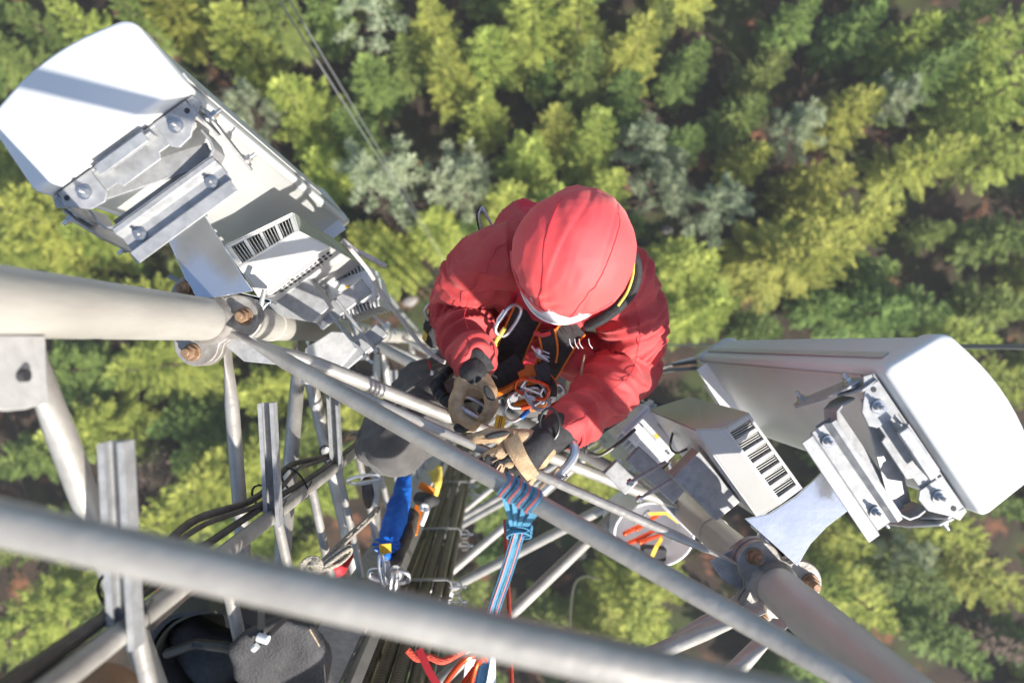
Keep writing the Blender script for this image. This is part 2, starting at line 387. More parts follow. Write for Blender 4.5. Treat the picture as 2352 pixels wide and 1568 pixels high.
for q in '''200 60 y .8;400 20 y .95;545 85 y 1.2;470 150 g .9;620 25 g 1;850 35 b 1.2;725 30 g .9;1000 60 y 1;1120 110 y 1;1230 55 y 1.25;1335 70 y 1;1440 105 y .95;1510 50 g .9;1685 90 y 1.15
1830 45 g 1;1960 60 g 1.1;2085 95 y .95;2210 50 g 1;2310 85 y 1;850 185 g 1.15;705 240 y 1.2;580 265 b 1;960 290 y 1.2;1110 260 y .9;1340 170 g .9;1445 215 g .9;1600 265 g 1;1705 255 g .9;1820 300 b 1.1
1955 245 y 1;2045 235 b 1;2195 300 g 1.2;2300 220 y 1.2;742 385 y .95;860 440 b 1.35;1060 430 b 1.4;1220 350 y 1.05;1355 310 y 1;1290 285 y .8;1465 345 b 1.1;1500 435 b 1.1;1165 465 y .9;1385 435 y .8;1630 475 b 1.1
1880 425 y 1.1;1930 530 y 1.2;1830 590 y 1.4;2130 370 y 1;2150 560 g 1.3;2250 605 y 1;2100 705 g 1.1;1575 605 y 1.1;1635 700 y 1.2;1550 735 y .9;2000 725 g 1.2;2300 700 g 1.1;90 505 y 1.5;20 580 y 1.2;285 590 y 1.3;220 545 y 1
885 600 y 1;850 560 y .8;100 80 g .9;30 160 g .9;130 170 g 1;120 860 g 1.2;370 830 y 1.2;290 935 y 1.5;200 990 y 1;60 1050 g 1.1;455 1040 g 1;490 1120 y 1.3;600 1050 y 1.2;830 950 y .9;560 1230 y 1.2
90 1230 g 1;180 1385 y 1.5;60 1440 y 1.2;390 1200 y 1.1;420 960 g .9;330 1090 d 1.1;1930 1240 y .9;2050 1235 b 1;2155 1190 y 1.2;2255 1140 g 1;2100 1330 g 1.2;2255 1330 y 1.2;1985 1375 y 1;1465 1400 y 1.1
1380 1480 y 1.1;1540 1330 y .8;1755 1460 g 1;2300 1490 d 1.1;2010 1500 g 1.1;2190 1480 g 1;1250 1440 g 1.1;1330 1390 g 1;1880 1330 y .9;600 900 y 1;700 1000 g 1;730 1130 y 1;650 1330 y 1;1650 1060 g 1;2260 430 g 1.1
1750 760 g 1;1900 700 g 1;1560 880 g .9;1480 960 g .8;1230 260 g .8;930 130 g .9;1040 170 y .9;780 150 g .9;310 40 g .9;340 170 g .9;1580 150 g .9;1760 160 g .9;1900 140 g 1;2120 170 g 1.1;2010 380 g 1;1720 370 y .8;1560 330 g .9
1720 560 g 1;2010 620 g 1;2200 780 y .9;2320 880 y 1;2330 540 g 1;2340 340 y 1;1000 520 y .9;900 720 g 1;480 720 y 1;440 620 g 1;330 700 y 1.1;150 680 y 1;240 480 y .9;40 470 y 1.1;720 560 g .9;630 330 g .9;800 300 g 1;1120 590 g 1'''.replace('\n', ';').split(';'):
    a = q.split(); spots.append((float(a[0]), float(a[1]), a[2], float(a[3])))
rnd2 = random.Random(5)
spots = [q for i, q in enumerate(spots) if not (q[2] == 'g' and i % 5 in (1, 3)) and not (q[2] == 'y' and i % 9 == 4)]
tries = 0
while tries < 5000 and len(spots) < 158:
    tries += 1
    x, y = rnd2.uniform(-160, 2500), rnd2.uniform(-140, 1720)
    if 1050 < x < 1480 and 600 < y < 1000 and rnd2.random() < .8: continue
    inside = 0 < x < 2352 and 0 < y < 1568
    k = rnd2.choices('gysbd', (5, 3, 4, .5, .3) if inside else (4, 4, 1, 1, 1))[0]
    dm = 70 if k == 's' else 104
    if all((x-a)**2+(y-b)**2 > dm**2 for a, b, *_ in spots): spots.append((x, y, k, rnd2.uniform(.8, 1.1)))
tries = 0
while tries < 6000 and len(spots) < 262:
    tries += 1
    x, y = rnd2.uniform(-620, 2960), rnd2.uniform(-520, 2100)
    if -120 < x < 2470 and -100 < y < 1680: continue
    if all((x-a)**2+(y-b)**2 > 118**2 for a, b, *_ in spots): spots.append((x, y, rnd2.choice('yygg'), rnd2.uniform(.9, 1.2)))
names = {'y': ('spruce_tree', 'spruce'), 'g': ('spruce_tree', 'spruce'), 'b': ('pine_tree', 'pine'), 's': ('spruce_sapling', 'sapling'), 'd': ('bare_tree', 'dead tree')}
desc = {'y': 'bushy yellow green spruce', 'g': 'deep green spruce', 'b': 'pale bluish pine', 's': 'low dark green young spruce', 'd': 'thin brown bare tree'}
trees = []
for (x, y, k, s_) in spots:
    s_ *= {'y': 1.0, 'g': .85, 'b': 1.1}.get(k, .9); i = rnd2.randrange(len(kinds[k])); hh = HT[k][i]*s_**.5
    p = P(x, y, H-hh*.6); d = (V((p.x, p.y, 0))).length
    gz = -.25
    root = bpy.data.objects.new(names[k][0], None); C.objects.link(root); root.location = (p.x, p.y, gz)
    root.rotation_euler = (rnd2.uniform(-.05,.05), rnd2.uniform(-.05,.05), rnd2.uniform(0, 6.28)); root.scale = (s_, s_, s_**.5)
    for nm, me in (('crown', kinds[k][i][0]), ('trunk', kinds[k][i][1])):
        o = bpy.data.objects.new(nm, me); C.objects.link(o); o.parent = root
    trees.append((root, k, S((p.x, p.y, hh*.62))))
ordw = ['first','second','third','fourth','fifth','sixth','seventh','eighth','ninth','tenth','eleventh','twelfth','thirteenth','fourteenth','fifteenth','sixteenth','seventeenth','eighteenth','nineteenth','twentieth']+['twenty-'+w_ for w_ in ('first','second','third','fourth','fifth','sixth','seventh','eighth','ninth')]+['thirtieth']+['thirty-'+w_ for w_ in ('first','second','third','fourth','fifth')]
marks = [((200, 150), 'the shadow-crossed antenna cap'), ((2230, 920), 'the blank antenna cap'), ((1310, 450), 'the red hood'), ((760, 200), 'the pair of plumb ropes'), ((220, 700), 'the leg tube with shade bands'),
         ((1180, 1420), 'the tails of the blue sling'), ((450, 1000), 'the U-shaped ladder steps'), ((120, 1380), 'the blurred close bar'), ((1950, 1400), 'the bare leg tube'), ((1500, 720), 'the padded harness collar')]
lab = {}
for root, k, (x, y) in trees:
    dd, nm = min((math.hypot(x-a, y-b), n_) for (a, b), n_ in marks); lab.setdefault((nm, k), []).append((dd, root))
for (nm, k), L_ in lab.items():
    L_.sort(key=lambda q: q[0])
    for i, (x, root) in enumerate(L_):
        rk = 'the nearest' if i == 0 else 'the '+ordw[i]+' nearest'
        tag(root, f"{desc[k]}, {rk} to {nm}", names[k][1], {'y': 'yellow green spruces', 'g': 'deep green spruces', 'b': 'pale pines', 's': 'young spruces', 'd': 'bare brown trees'}[k])
# undergrowth: uncountable low leaves and twigs
vs, fs = [], []
for k in range(700):
    x, y = rnd.uniform(-36, 36), rnd.uniform(-26, 26)
    if noise.noise(V((x*.18, y*.18, 7))) < -.08: continue
    r0 = rnd.uniform(.25, .8)
    for e in range(16):
        d = V((rnd.gauss(0,1), rnd.gauss(0,1), abs(rnd.gauss(.6,.6)))).normalized()
        leaf(vs, fs, V((x, y, -.2))+d*r0*rnd.random(), d, .3*rnd.uniform(.6,1.3), .16, V((rnd.uniform(-1,1), rnd.uniform(-1,1), 1)).normalized())
o = bpy.data.objects.new('undergrowth', mkmesh('undergrowth', vs, fs, 'shrub')); C.objects.link(o)
tag(o, 'low green undergrowth and moss between the trees on the forest floor', 'undergrowth', kind='stuff')
vs = MB()
for k in range(260):
    x, y = rnd.uniform(-34, 34), rnd.uniform(-26, 26); a = rnd.random()*3.14; L = rnd.uniform(.8, 2.6)
    vs.tube([V((x, y, -.05)), V((x+math.cos(a)*L/2, y+math.sin(a)*L/2, .12)), V((x+math.cos(a)*L, y+math.sin(a)*L, 0))], [.035,.025,.01], 4)
o = vs.build('branch_litter', 'dry'); tag(o, 'brown fallen branches scattered over the forest floor', 'branches', kind='stuff')
for i, (x, y, s_) in enumerate(((985,565,.5),(970,580,.35),(942,690,.45),(1532,528,.35),(1325,1270,.5),(1512,228,.3))):
    p = P(x, y, 40); mb = MB(); mb.sphere((0,0,0), (s_, s_*.75, s_*.6), nu=12, nv=8)
    mb.v = [tuple(V(v)*(1+.28*noise.noise(V(v)*2.2+V((i*5,0,0))))) for v in mb.v]
    ro = mb.build('boulder', 'rock', smooth=25); ro.location = (p.x, p.y, .1)
    tag(ro, ('pale boulder between trees beside the webbing loop','smaller boulder beside the pale one by the webbing loop','grey boulder seen just off the climber\'s bent elbow','grey boulder between the pale pines and the hood','pinkish boulder below the blue sling','small pale stone alone on brown ground beyond the hood')[i], 'boulder')
# ------------------------------------------------------------------ tower
LL, LR, LT = V((-.676, .058)), V((.666, -.577)), V((-.555, -1.422))
def at(leg, d): return V((leg.x, leg.y, H-d))
tower = thing('lattice_tower', 'galvanised three-legged lattice mast of tubes that the climber holds on to', 'tower', (-.2, -.65, 0))
for L_, lb in ((LL, 'left leg tube with pale shade bands'), (LR, 'right leg tube running to the lower right corner'), (LT, 'leg tube behind the ribbed cables')):
    m = MB(); m.tube([at(L_, -3.4), at(L_, 1.60)], .050, 32); m.build('leg', 'galvleg', tower, label=lb)
    m = MB(); m.tube([at(L_, 1.66), at(L_, 12)], .047, 32); m.tube([at(L_, 12), at(L_, 40.3)], .047, 12)
    for d_ in (1.82, 2.06, 4.7, 7.7): m.tube([at(L_, d_), at(L_, d_+.012)], .0495, 32)
    m.build('leg', 'galvleg', tower)
cen = (LL+LR+LT)/3
def flange(leg, d, bolts=True):
    out = (leg-cen).normalized(); pos = at(leg, d); zz = V((0,0,1))
    for k, (off, nm) in enumerate(((0, 'flange_plate'), (-.030, 'flange_plate'))):
        m = MB(); pts = []; lobes = [math.atan2(out.y, out.x)+a for a in (0, 2*math.pi/3, 4*math.pi/3)]
        n_ = 72
        for i in range(n_):
            a = 2*math.pi*i/n_+lobes[0]; dl = min(abs((a-l_+math.pi) % (2*math.pi)-math.pi) for l_ in lobes)
            r_ = .064+.052*max(0, math.cos(min(dl*1.9, math.pi/2)))**.7
            pts.append(pos+V((math.cos(a)*r_, math.sin(a)*r_, off)))
        m.prism(pts, V((0,0,-.022))); f = m.build(nm, 'oldsteel', tower, bevel=.003)
    for i in range(3):
        a = math.atan2(out.y, out.x)+2*math.pi*i/3; c = pos+V((math.cos(a)*.0857, math.sin(a)*.0857, 0))
        b = MB(); b.cyl(c+V((0,0,.003)), zz, .021, .006, 24); b.cyl(c+V((0,0,.014)), zz, .0165, .018, 6); b.cyl(c+V((0,0,.030)), zz, .0105, .020, 14, .0095)
        b.cyl(c-V((0,0,.030)), zz, .0100, .07, 12); b.cyl(c-V((0,0,.066)), zz, .017, .022, 6)
        b.build('bolt', 'rust', tower, bevel=.0015)
    m = MB()
    for s_ in (1,): m.tube([pos+V((0,0,.024)), pos+V((0,0,.012)), pos+V((0,0,0))], [.0505, .054, .060], 32, caps=False)
    m.build('weld', 'oldsteel', tower)
for d_ in (1.62, 7.6): 
    for L_ in (LL, LR, LT): flange(L_, d_)
def brace(a, b, r=.0235, label=None, m='tubem'):
    up = (a-b).cross(V((0,0,1))).cross(a-b)
    nrm = (V((b.x-a.x, b.y-a.y, 0))).cross(V((0,0,1)))
    mb = MB(); mb.brace(a, b, r, up=nrm.cross(b-a)); return mb.build('brace', m, tower, label=label, smooth=50)
def inset(la, da, lb, db, off=.055):
    A, B = at(la, da), at(lb, db); t = (B-A).normalized(); return A+t*off, B-t*off
inw = lambda p, s_=.03: p+V((cen.x-p.x, cen.y-p.y, 0)).normalized()*s_
# front face (left leg to right leg)
brace(P(548, 768, 1.60), P(2215, 1712, .93), .0185, 'long diagonal brace rising to the right, the blue sling is tied to it')
brace(P(600, 805, 1.68), P(1700, 1296, 1.64), .0118, 'thinner horizontal brace under the gloves')
brace(P(590, 782, 1.72), P(1572, 1170, 2.36), .0195, 'diagonal brace dropping behind the gloves to the right leg')
a_, b_ = inset(LR, 2.42, LL, 3.2); brace(a_, b_, .024)
# close bar
m = MB(); m.tube([P(-420, 1104, .56), P(-200, 1154, .56), P(1139, 1460, .56), P(2100, 1680, .56), P(2600, 1795, .56)], .0185, 28)
m.build('brace', 'tubem', tower, label='blurred tube closest to the viewer crossing the lower left')
d0 = 3.2
while d0 < 12.5:
    a_, b_ = inset(LL, d0, LR, d0+.72); brace(a_, b_, .021)
    a_, b_ = inset(LR, d0+.72, LL, d0+1.45); brace(a_, b_, .021)
    d0 += 1.45
# right face and left face
for (la, da, lb, db, r_) in ((LR,1.55,LT,2.16,.020),(LR,1.66,LT,1.72,.018),(LR,1.50,LT,.98,.020),(LR,2.90,LT,2.17,.0235),(LR,2.86,LT,3.53,.0235),(LR,4.10,LT,3.45,.0225),(LR,4.2,LT,4.9,.0225),
                             (LL,.97,LT,1.60,.0215),(LL,2.40,LT,1.53,.0235),(LL,1.72,LT,1.72,.0175),(LL,2.35,LT,3.15,.0235),(LL,3.9,LT,3.15,.0225),(LL,.9,LT,.25,.0265),(LR,.9,LT,.95,.0235)):
    a_, b_ = inset(la, da, lb, db); brace(a_, b_, r_)
d0 = 3.95
while d0 < 12.5:
    for la, lb in ((LL, LT), (LR, LT)):
        a_, b_ = inset(la, d0+.05, lb, d0+.75); brace(a_, b_, .021)
        a_, b_ = inset(lb, d0+.8, la, d0+1.45); brace(a_, b_, .021)
    d0 += 1.45
m = MB(); d0 = 12.6
while d0 < 39:
    for la, lb in ((LL, LR), (LR, LT), (LT, LL)):
        m.tube([at(la, d0), at(lb, d0+.72)], .021, 6); m.tube([at(lb, d0+.72), at(la, d0+1.45)], .021, 6)
    d0 += 1.45
o = m.build('lower_bracing', 'tubem', tower); o['kind'] = 'stuff'
for (la, da, lb, db) in ((LL,.20,LR,-.50),(LL,-1.25,LR,-1.9),(LR,-.50,LT,.20),(LR,-.55,LT,-1.2),(LR,-1.9,LT,-1.25),(LL,-.5,LT,.2),(LL,-.55,LT,-1.2),(LL,-1.9,LT,-1.3)):
    a_, b_ = inset(la, da, lb, db); brace(a_, b_, .021)
# gusset plate at the far left and lugs at the joints
m = MB(); pl = [P(90, 770, 1.0), P(93, 870, 1.003), P(98, 925, 1.008), P(45, 940, .963), P(0, 944, .925), P(-70, 930, .872), P(-80, 770, .868)]
m.prism(pl, V((.009, 0, 0))); m.build('gusset_plate', 'galv', tower, bevel=.002)
m = MB(); m.cyl(P(52, 862, .95), V((1,.05,0)), .009, .012, 20); m.build('bolt_hole', 'dark_in', tower)
for q in ([(500,700,1.665),(600,790,1.665),(640,838,1.665),(560,830,1.665),(500,780,1.665)], [(1790,1290,1.665),(1680,1262,1.665),(1630,1290,1.665),(1660,1330,1.665),(1740,1380,1.665)],
          [(1600,1190,2.36),(1540,1130,2.36),(1500,1130,2.36),(1520,1165,2.36),(1590,1230,2.36)], [(1790,1330,1.668),(1690,1400,1.668),(1700,1428,1.668),(1775,1425,1.668),(1830,1380,1.668)]):
    m = MB(); m.prism(PS(*q), V((0,0,-.009))); m.build('gusset_plate', 'cast', tower, bevel=.002)
# ------------------------------------------------------------------ ladder with U steps
SX, SY = -.54, -.415
lad = thing('ladder', 'pale tube stile with rungs and stand-off U steps, dark cables tied along it', 'ladder', (SX, SY, 0))
m = MB(); m.tube([V((SX, SY, H+.3)), V((SX, SY, H-14))], .0175, 20); m.build('stile', 'tubem', lad)
def chan(mb, a, b, w_, dep, th, opn):
    """U channel from a to b; opn = direction of the open side"""
    a, b = V(a), V(b); t = (b-a).normalized(); o_ = V(opn); o_ = (o_-t*o_.dot(t)).normalized(); s_ = t.cross(o_)
    lip = .0092 if dep == .0300 and w_ > .035 else th
    prof = [(-w_/2, dep), (-w_/2, 0), (w_/2, 0), (w_/2, dep), (w_/2-lip, dep), (w_/2-lip, dep-th), (w_/2-th, dep-th), (w_/2-th, th), (-w_/2+th, th), (-w_/2+th, dep-th), (-w_/2+lip, dep-th), (-w_/2+lip, dep)]
    mb.loft([[p+s_*u+o_*v for u, v in prof] for p in (a, b)], caps=False)
    for p, fl in ((a, 0), (b, 1)):
        q = [p+s_*u+o_*v for u, v in prof]; mb.add(q, [(1,2,7,8), (2,3,6,7), (3,4,5,6), (0,1,8,9), (0,9,10,11)])
    return mb
k = 0
for d_ in (.69, 1.03, 1.35, 1.68, 2.0, 2.33, 2.66, 3.0, 3.34, 3.7, 4.05, 4.4, 4.75, 5.1, 5.5, 5.9, 6.3):
    m = MB(); m.tube([V((SX+.004, SY, H-d_)), V((SX+.085, -.79, H-d_))], .0125, 14); m.build('rung', 'tubem', lad)
    if d_ in (.69, 1.03, 1.68, 2.33, 3.0, 3.7, 4.4):
        e = V((SX+.010, SY-.02, H-d_+.020)); m = MB(); chan(m, e, V((SX-.006, SY+.275, H-d_+.020)), .037, .0300, .003, (.0,0,1))
        m.build('step', 'cast', lad)
m = MB(); chan(m, V((-.435, -.80, H+.2)), V((-.435, -.80, H-14)), .115, .042, .005, V((-.3,-.9,0)))
m.build('rail', 'cast', lad)
m = MB(); chan(m, V((-.365, -.83, H+.2)), V((-.365, -.83, H-14)), .032, .03, .003, V((.6,-.8,0))); m.build('rail', 'tubem', lad)
m = MB(); m.tube([P(735, 1610, 2.1), P(812, 1478, 2.4)], .015, 14); m.tube([P(775, 1420, 2.6), P(805, 1500, 2.4)], .013, 12); m.tube([P(812,1478,2.4), P(840,1420,2.6)], .013, 12)
m.build('stile_bracket', 'tubem', lad)
# ------------------------------------------------------------------ coax cables strapped to the ladder stile
def rnds(p, s_): return V(p)+V((rnd.uniform(-s_, s_), rnd.uniform(-s_, s_), 0))
cl = ['dark cable on the outer side of the ladder stile', 'dark cable squeezed between the outer cable and the ladder stile', 'thin dark cable lying nearest the ladder stile']
for i, (off, r_, sag) in enumerate(((.048, .0085, .035), (.030, .0080, .012), (.040, .006, .03))):
    u = V((-.63, .77, 0)); pts = []; d_ = .55
    while d_ < 13:
        near = min(abs(d_-q) for q in (1.03, 1.68, 2.33, 3.0, 3.7)) if d_ < 4 else 0
        pts.append(V((SX, SY, H-d_))+u*(off*(1 if d_ > 1.2 else .75)+(sag if d_ > 1.05 else 0)*min(1, near/.3)*(1 if i != 1 else -.2))+V((.012*math.sin(d_*3+i), 0, 0)))
        d_ += .12 if d_ < 4 else .6
    m = MB(); m.tube(spline(pts, 3), r_, 12); o = m.build('coaxial_cable', 'coax'); tag(o, cl[i], 'cable', 'dark cables on the ladder stile')
tl = ['cable tie at the foot of the blurred closest step', 'cable tie at the foot of the tall middle step', 'cable tie at the foot of the farthest step near the knee', 'cable tie round the stile between the middle and farthest steps']
for i, d_ in enumerate((1.05, 1.70, 2.35, 1.93)):
    m = MB(); c = V((SX-.022, SY+.024, H-d_)); m.tube([c+V((-.63*math.cos(a)*.052-.77*math.sin(a)*.024, .77*math.cos(a)*.052-.63*math.sin(a)*.024, .006*math.sin(a*2))) for a in [6.283*k/20 for k in range(20)]], .0028, 6, closed=True)
    m.box(c+V((.03,-.02,.002)), .010, .008, .008); m.tube([c+V((.03,-.02,.004)), c+V((.045,.0,.02)), c+V((.052,.012,.022))], .0018, 6)
    tag(m.build('cable_tie', 'blackrub'), tl[i], 'cable tie', 'black cable ties on the ladder stile')
# ------------------------------------------------------------------ feeder cables
fl_ = ['ribbed feeder cable next to the blue pack', 'second ribbed feeder cable out from the blue pack', 'third ribbed feeder cable out from the blue pack', 'thick outer ribbed feeder cable next to the hanger loops', 'thin ribbed feeder cable outside the thick ones']
FX = [(-.385,-1.00,.0225), (-.335,-.985,.0225), (-.285,-.985,.0225), (-.237,-1.0,.0225), (-.205,-1.03,.015)]
for i, (x, y, r_) in enumerate(FX):
    pts = []; rs = []; z = .9
    while z < 6.5:
        pts.append(V((x, y+.004*math.sin(z*3+i), H-z))); rs.append(r_*(1+.035*math.cos(z*2*math.pi/.0165))); z += .0165/4
    pts.append(V((x, y, H-38))); rs.append(r_)
    m = MB(); m.tube(pts, rs, 14); tag(m.build('feeder_cable', 'feeder', smooth=70), fl_[i]+', running down inside the tower', 'cable', 'ribbed feeder cables')
hl = ['steel cable hanger nearest the blurred bar, at the foot of the ribbed cables', 'steel cable hanger level with the blue sling on the ribbed cables', 'steel cable hanger just below the gripping glove on the ribbed cables']
for i, d_ in enumerate((2.78, 3.55, 4.75, 6.0)):
    z = H-d_; t = thing('cable_hanger', (hl+['farthest steel cable hanger beneath the gripping glove'])[i], 'cable hanger', (-.3, -.96, z), 'steel hangers on the ribbed cables')
    m = MB(); m.ribbon([V((-.43,-.955,z)), V((-.2,-.953,z)), V((-.185,-.96,z)), V((-.178,-.98,z)), V((-.182,-1.0,z))], .028, .0035, V((0,-1,0)))
    m.ribbon([V((-.43,-1.03,z)), V((-.2,-1.035,z)), V((-.18,-1.03,z))], .028, .0035, V((0,-1,0))); m.build('strap', 'cast', t)
    for k in range(2):
        y0 = -.985-.06*k; m = MB(); m.ribbon([V((-.175,y0+.022,z)), V((-.15,y0+.02,z)), V((-.135,y0,z)), V((-.15,y0-.02,z)), V((-.175,y0-.022,z))], .022, .003, [V((0,1,0)),V((.5,.8,0)),V((1,0,0)),V((.5,-.8,0)),V((0,-1,0))])
        m.tube([V((-.19,y0,z)), V((-.118,y0,z))], .004, 8); m.cyl(V((-.125,y0,z)), V((1,0,0)), .008, .006, 6); m.build('clamp_loop', 'bolt', t)
# ------------------------------------------------------------------ panel antennas
def antenna(lb, cat, B1, B2, FD, d0, d1, side):
    """B1,B2 back corners (picture), FD = picture shift from back to front, all at depth d0; runs down to d1"""
    b1, b2 = P(*B1, d0), P(*B2, d0); f = P(B1[0]+FD[0], B1[1]+FD[1], d0)-b1
    u = (b2-b1).normalized(); W_ = (b2-b1).length; n = V((0,0,1)).cross(u); 
    if n.dot(f) > 0: n = -n            # n points from the panel back towards the tower
    D = -f.dot(n); c0 = (b1+b2)/2; zz = V((0,0,1))
    t = thing('panel_antenna', lb, cat, (c0.x, c0.y, H-d1))
    def prof(gr=0, k=9):
        pts = []
        w2 = W_/2+gr; dd = D+gr; rc = .035
        # back edge with small round corners, bulging front
        out = []
        def cor(cx, cy, r_, a0, a1, n_=6):
            for i in range(n_+1):
                a = R(a0+(a1-a0)*i/n_); out.append((cx+r_*math.cos(a), cy+r_*math.sin(a)))
        cor(-w2+.014, gr-.014, .014, 180, 90); cor(w2-.014, gr-.014, .014, 90, 0)
        cor(w2-rc-.006, -dd+rc+.012, rc, 0, -75)
        for i in range(1, k):
            s_ = -1+2*i/k; out.append((-s_*(w2-rc-.006)*1.0, -dd-.020*(1-s_*s_)+.012))
        cor(-w2+rc+.006, -dd+rc+.012, rc, -105, -180)
        return out
    def ring(gr, z, sc=1): return [c0+u*(x*sc)+n*(y*sc-(1-sc)*D/2)+zz*(z-c0.z) for x, y in prof(gr)]
    z0, z1 = H-d0, H-d1
    m = MB(); m.loft([ring(0, z0-.012), ring(0, z1+.012)])
    m.build('radome', 'radome', t, smooth=50)
    m = MB(); m.loft([ring(.004, z0-.055), ring(.004, z0-.010), ring(.001, z0-.003), ring(-.006, z0, 1)]); m.build('end_cap', 'radome', t, smooth=50)
    m = MB(); m.loft([ring(.006, z1+.05), ring(.006, z1-.012)]); m.build('end_cap', 'panelback', t, bevel=.003)
    # aluminium back sheet with folded edges
    m = MB(); bp = lambda x, y, z: c0+u*x+n*y+zz*(z-c0.z)
    m.loft([[bp(x, y, z) for x, y in ((-W_/2+.018,.003),(-W_/2+.03,.010),(W_/2-.03,.010),(W_/2-.018,.003))] for z in (z0-.058, z1+.052)])
    for s_ in (-1, 1): m.loft([[bp(s_*x, y, z) for x, y in ((W_/2+.002,-.035),(W_/2+.002,-.05),(W_/2+.006,-.05),(W_/2+.006,-.035))] for z in (z0-.058, z1+.052)])
    m.build('back_sheet', 'panelback', t)
    # upper bracket : folded plate across the back with bolts and a handle
    zb = z0-.035
    m = MB(); w2 = W_/2
    def plate(pts, z, th, mb=m): mb.prism([bp(x, y, z) for x, y in pts], zz*-th)
    plate([(-w2+.005,.008),(-w2-.002,.030),(-w2+.05,.060),(-.05,.060),(-.045,.072),(.045,.072),(.05,.060),(w2-.05,.060),(w2+.002,.030),(w2-.005,.008)], zb, .0045)
    m.box(bp(0, .0125, zb-.022), W_*.96, .004, .048, (u, n, zz))
    m.build('bracket_plate', 'cast', t, bevel=.0012)
    for s_ in (-1, 1):
        q = MB(); q.prism([bp(s_*x, y, zb+.006) for x, y in ((.075,.012),(.075,.066),(.088,.078),(.118,.074),(.150,.045),(.155,.012))], zz*-.005)
        q.prism([bp(s_*.150, y, z) for y, z in ((.012, zb+.006),(.05, zb+.006),(.075,zb-.05),(.06,zb-.09),(.012,zb-.07))], u*s_*.005)
        q.build('bracket_ear', 'cast', t, bevel=.001)
        q = MB(); q.bolt(bp(s_*.108, .042, zb+.007), zz, .0095, .010); q.build('bolt', 'bolt', t); q = MB(); q.bolt(bp(s_*.158,.045,zb-.03), u*s_, .0085, .009, False); q.build('bolt', 'bolt', t)
        q = MB(); q.cyl(bp(s_*.142,.030,zb+.0064), zz, .0055, .001, 14); q.build('bolt_hole', 'dark_in', t)
    q = MB(); hp = [bp(x, y, z) for x, y, z in ((-.052,-.004,zb+.012),(-.046,-.004,zb+.062),(-.03,-.004,zb+.074),(.03,-.004,zb+.074),(.046,-.004,zb+.062),(.052,-.004,zb+.012))]
    q.bar(bp(-.055,.020,zb+.010), bp(.055,.020,zb+.010), .030, .005, n)
    q.bar(bp(-.052,.034,zb+.030), bp(-.052,.034,zb-.01), .005, .028, u); q.bar(bp(.052,.034,zb+.030), bp(.052,.034,zb-.01), .005, .028, u); q.bar(bp(-.055,.038,zb+.032), bp(.055,.038,zb+.032), .009, .022, n)
    q.build('lifting_handle', 'cast', t, bevel=.001)
    # tilt arm : bent strap box and links, then the clamp channel
    zc = zb-.06; yc = .112
    q = MB(); loop = [bp(x, y, zc) for x, y in ((-.135,.055),(-.137,yc-.03),(-.132,yc-.012),(-.115,yc-.002),(.115,yc-.002),(.132,yc-.012),(.137,yc-.03),(.135,.055))]
    nr = [-u, -u, (-u+n).normalized(), n, n, (u+n).normalized(), u, u]
    q.ribbon(loop, .055, .005, nr); q.build('tilt_yoke', 'cast', t, bevel=.001)
    for s_ in (-1, 1):
        q = MB(); a = bp(s_*.163, .045, zb-.025); b = bp(s_*.150, .115, zc-.09)
        tt = (b-a).normalized(); pr = n.cross(tt); e = u.cross(tt)
        q.prism([a-tt*.02, a+e*.022, a+tt*.06+e*.030, b+e*.020, b+tt*.02, b-e*.018, a+tt*.04-e*.026, a-e*.02], u*s_*.005)
        q.build('tilt_link', 'cast', t, bevel=.001)
        q = MB(); q.bolt(a+tt*.006+u*s_*.006, u*s_, .009, .009); q.build('bolt', 'bolt', t); q = MB(); q.bolt(b-tt*.01+u*s_*.006, u*s_, .009, .009); q.build('bolt', 'bolt', t)
    q = MB(); q.bar(bp(.125,.03,zb-.02), bp(-.118,yc-.025,zc-.01), .045, .005, zz); q.build('tilt_strut', 'cast', t, bevel=.001)
    # bottom bracket (white folded frame)
    zq = z1+.12
    q = MB(); q.box(bp(0,.03,zq), W_*.9, .045, .004, (u, n, zz)); q.box(bp(0,.010,zq-.03), W_*.9, .005, .07, (u, n, zz))
    q.box(bp(0,.052,zq-.02), W_*.5, .005, .05, (u, n, zz)); q.build('lower_bracket', 'white', t, bevel=.002)
    for s_ in (-.3,-.1,.1,.3):
        q = MB(); q.cyl(bp(s_*W_*1.1, -.06, z1-.03), zz, .011, .05, 14); q.build('connector', 'blue' if side < 0 else 'bolt', t)
    return dict(t=t, bp=bp, u=u, n=n, zc=zc, yc=yc, W=W_, zb=zb)
AL = antenna('white panel antenna whose cap is crossed by the shadow of the mast', 'antenna', (420,192), (80,438), (-122,-182), 1.30, 2.74, -1)
AR = antenna('white panel antenna with a plain sunlit cap, its back turned to the climber', 'antenna', (2262,1184), (2036,848), (140,-122), 1.30, 2.55, 1)
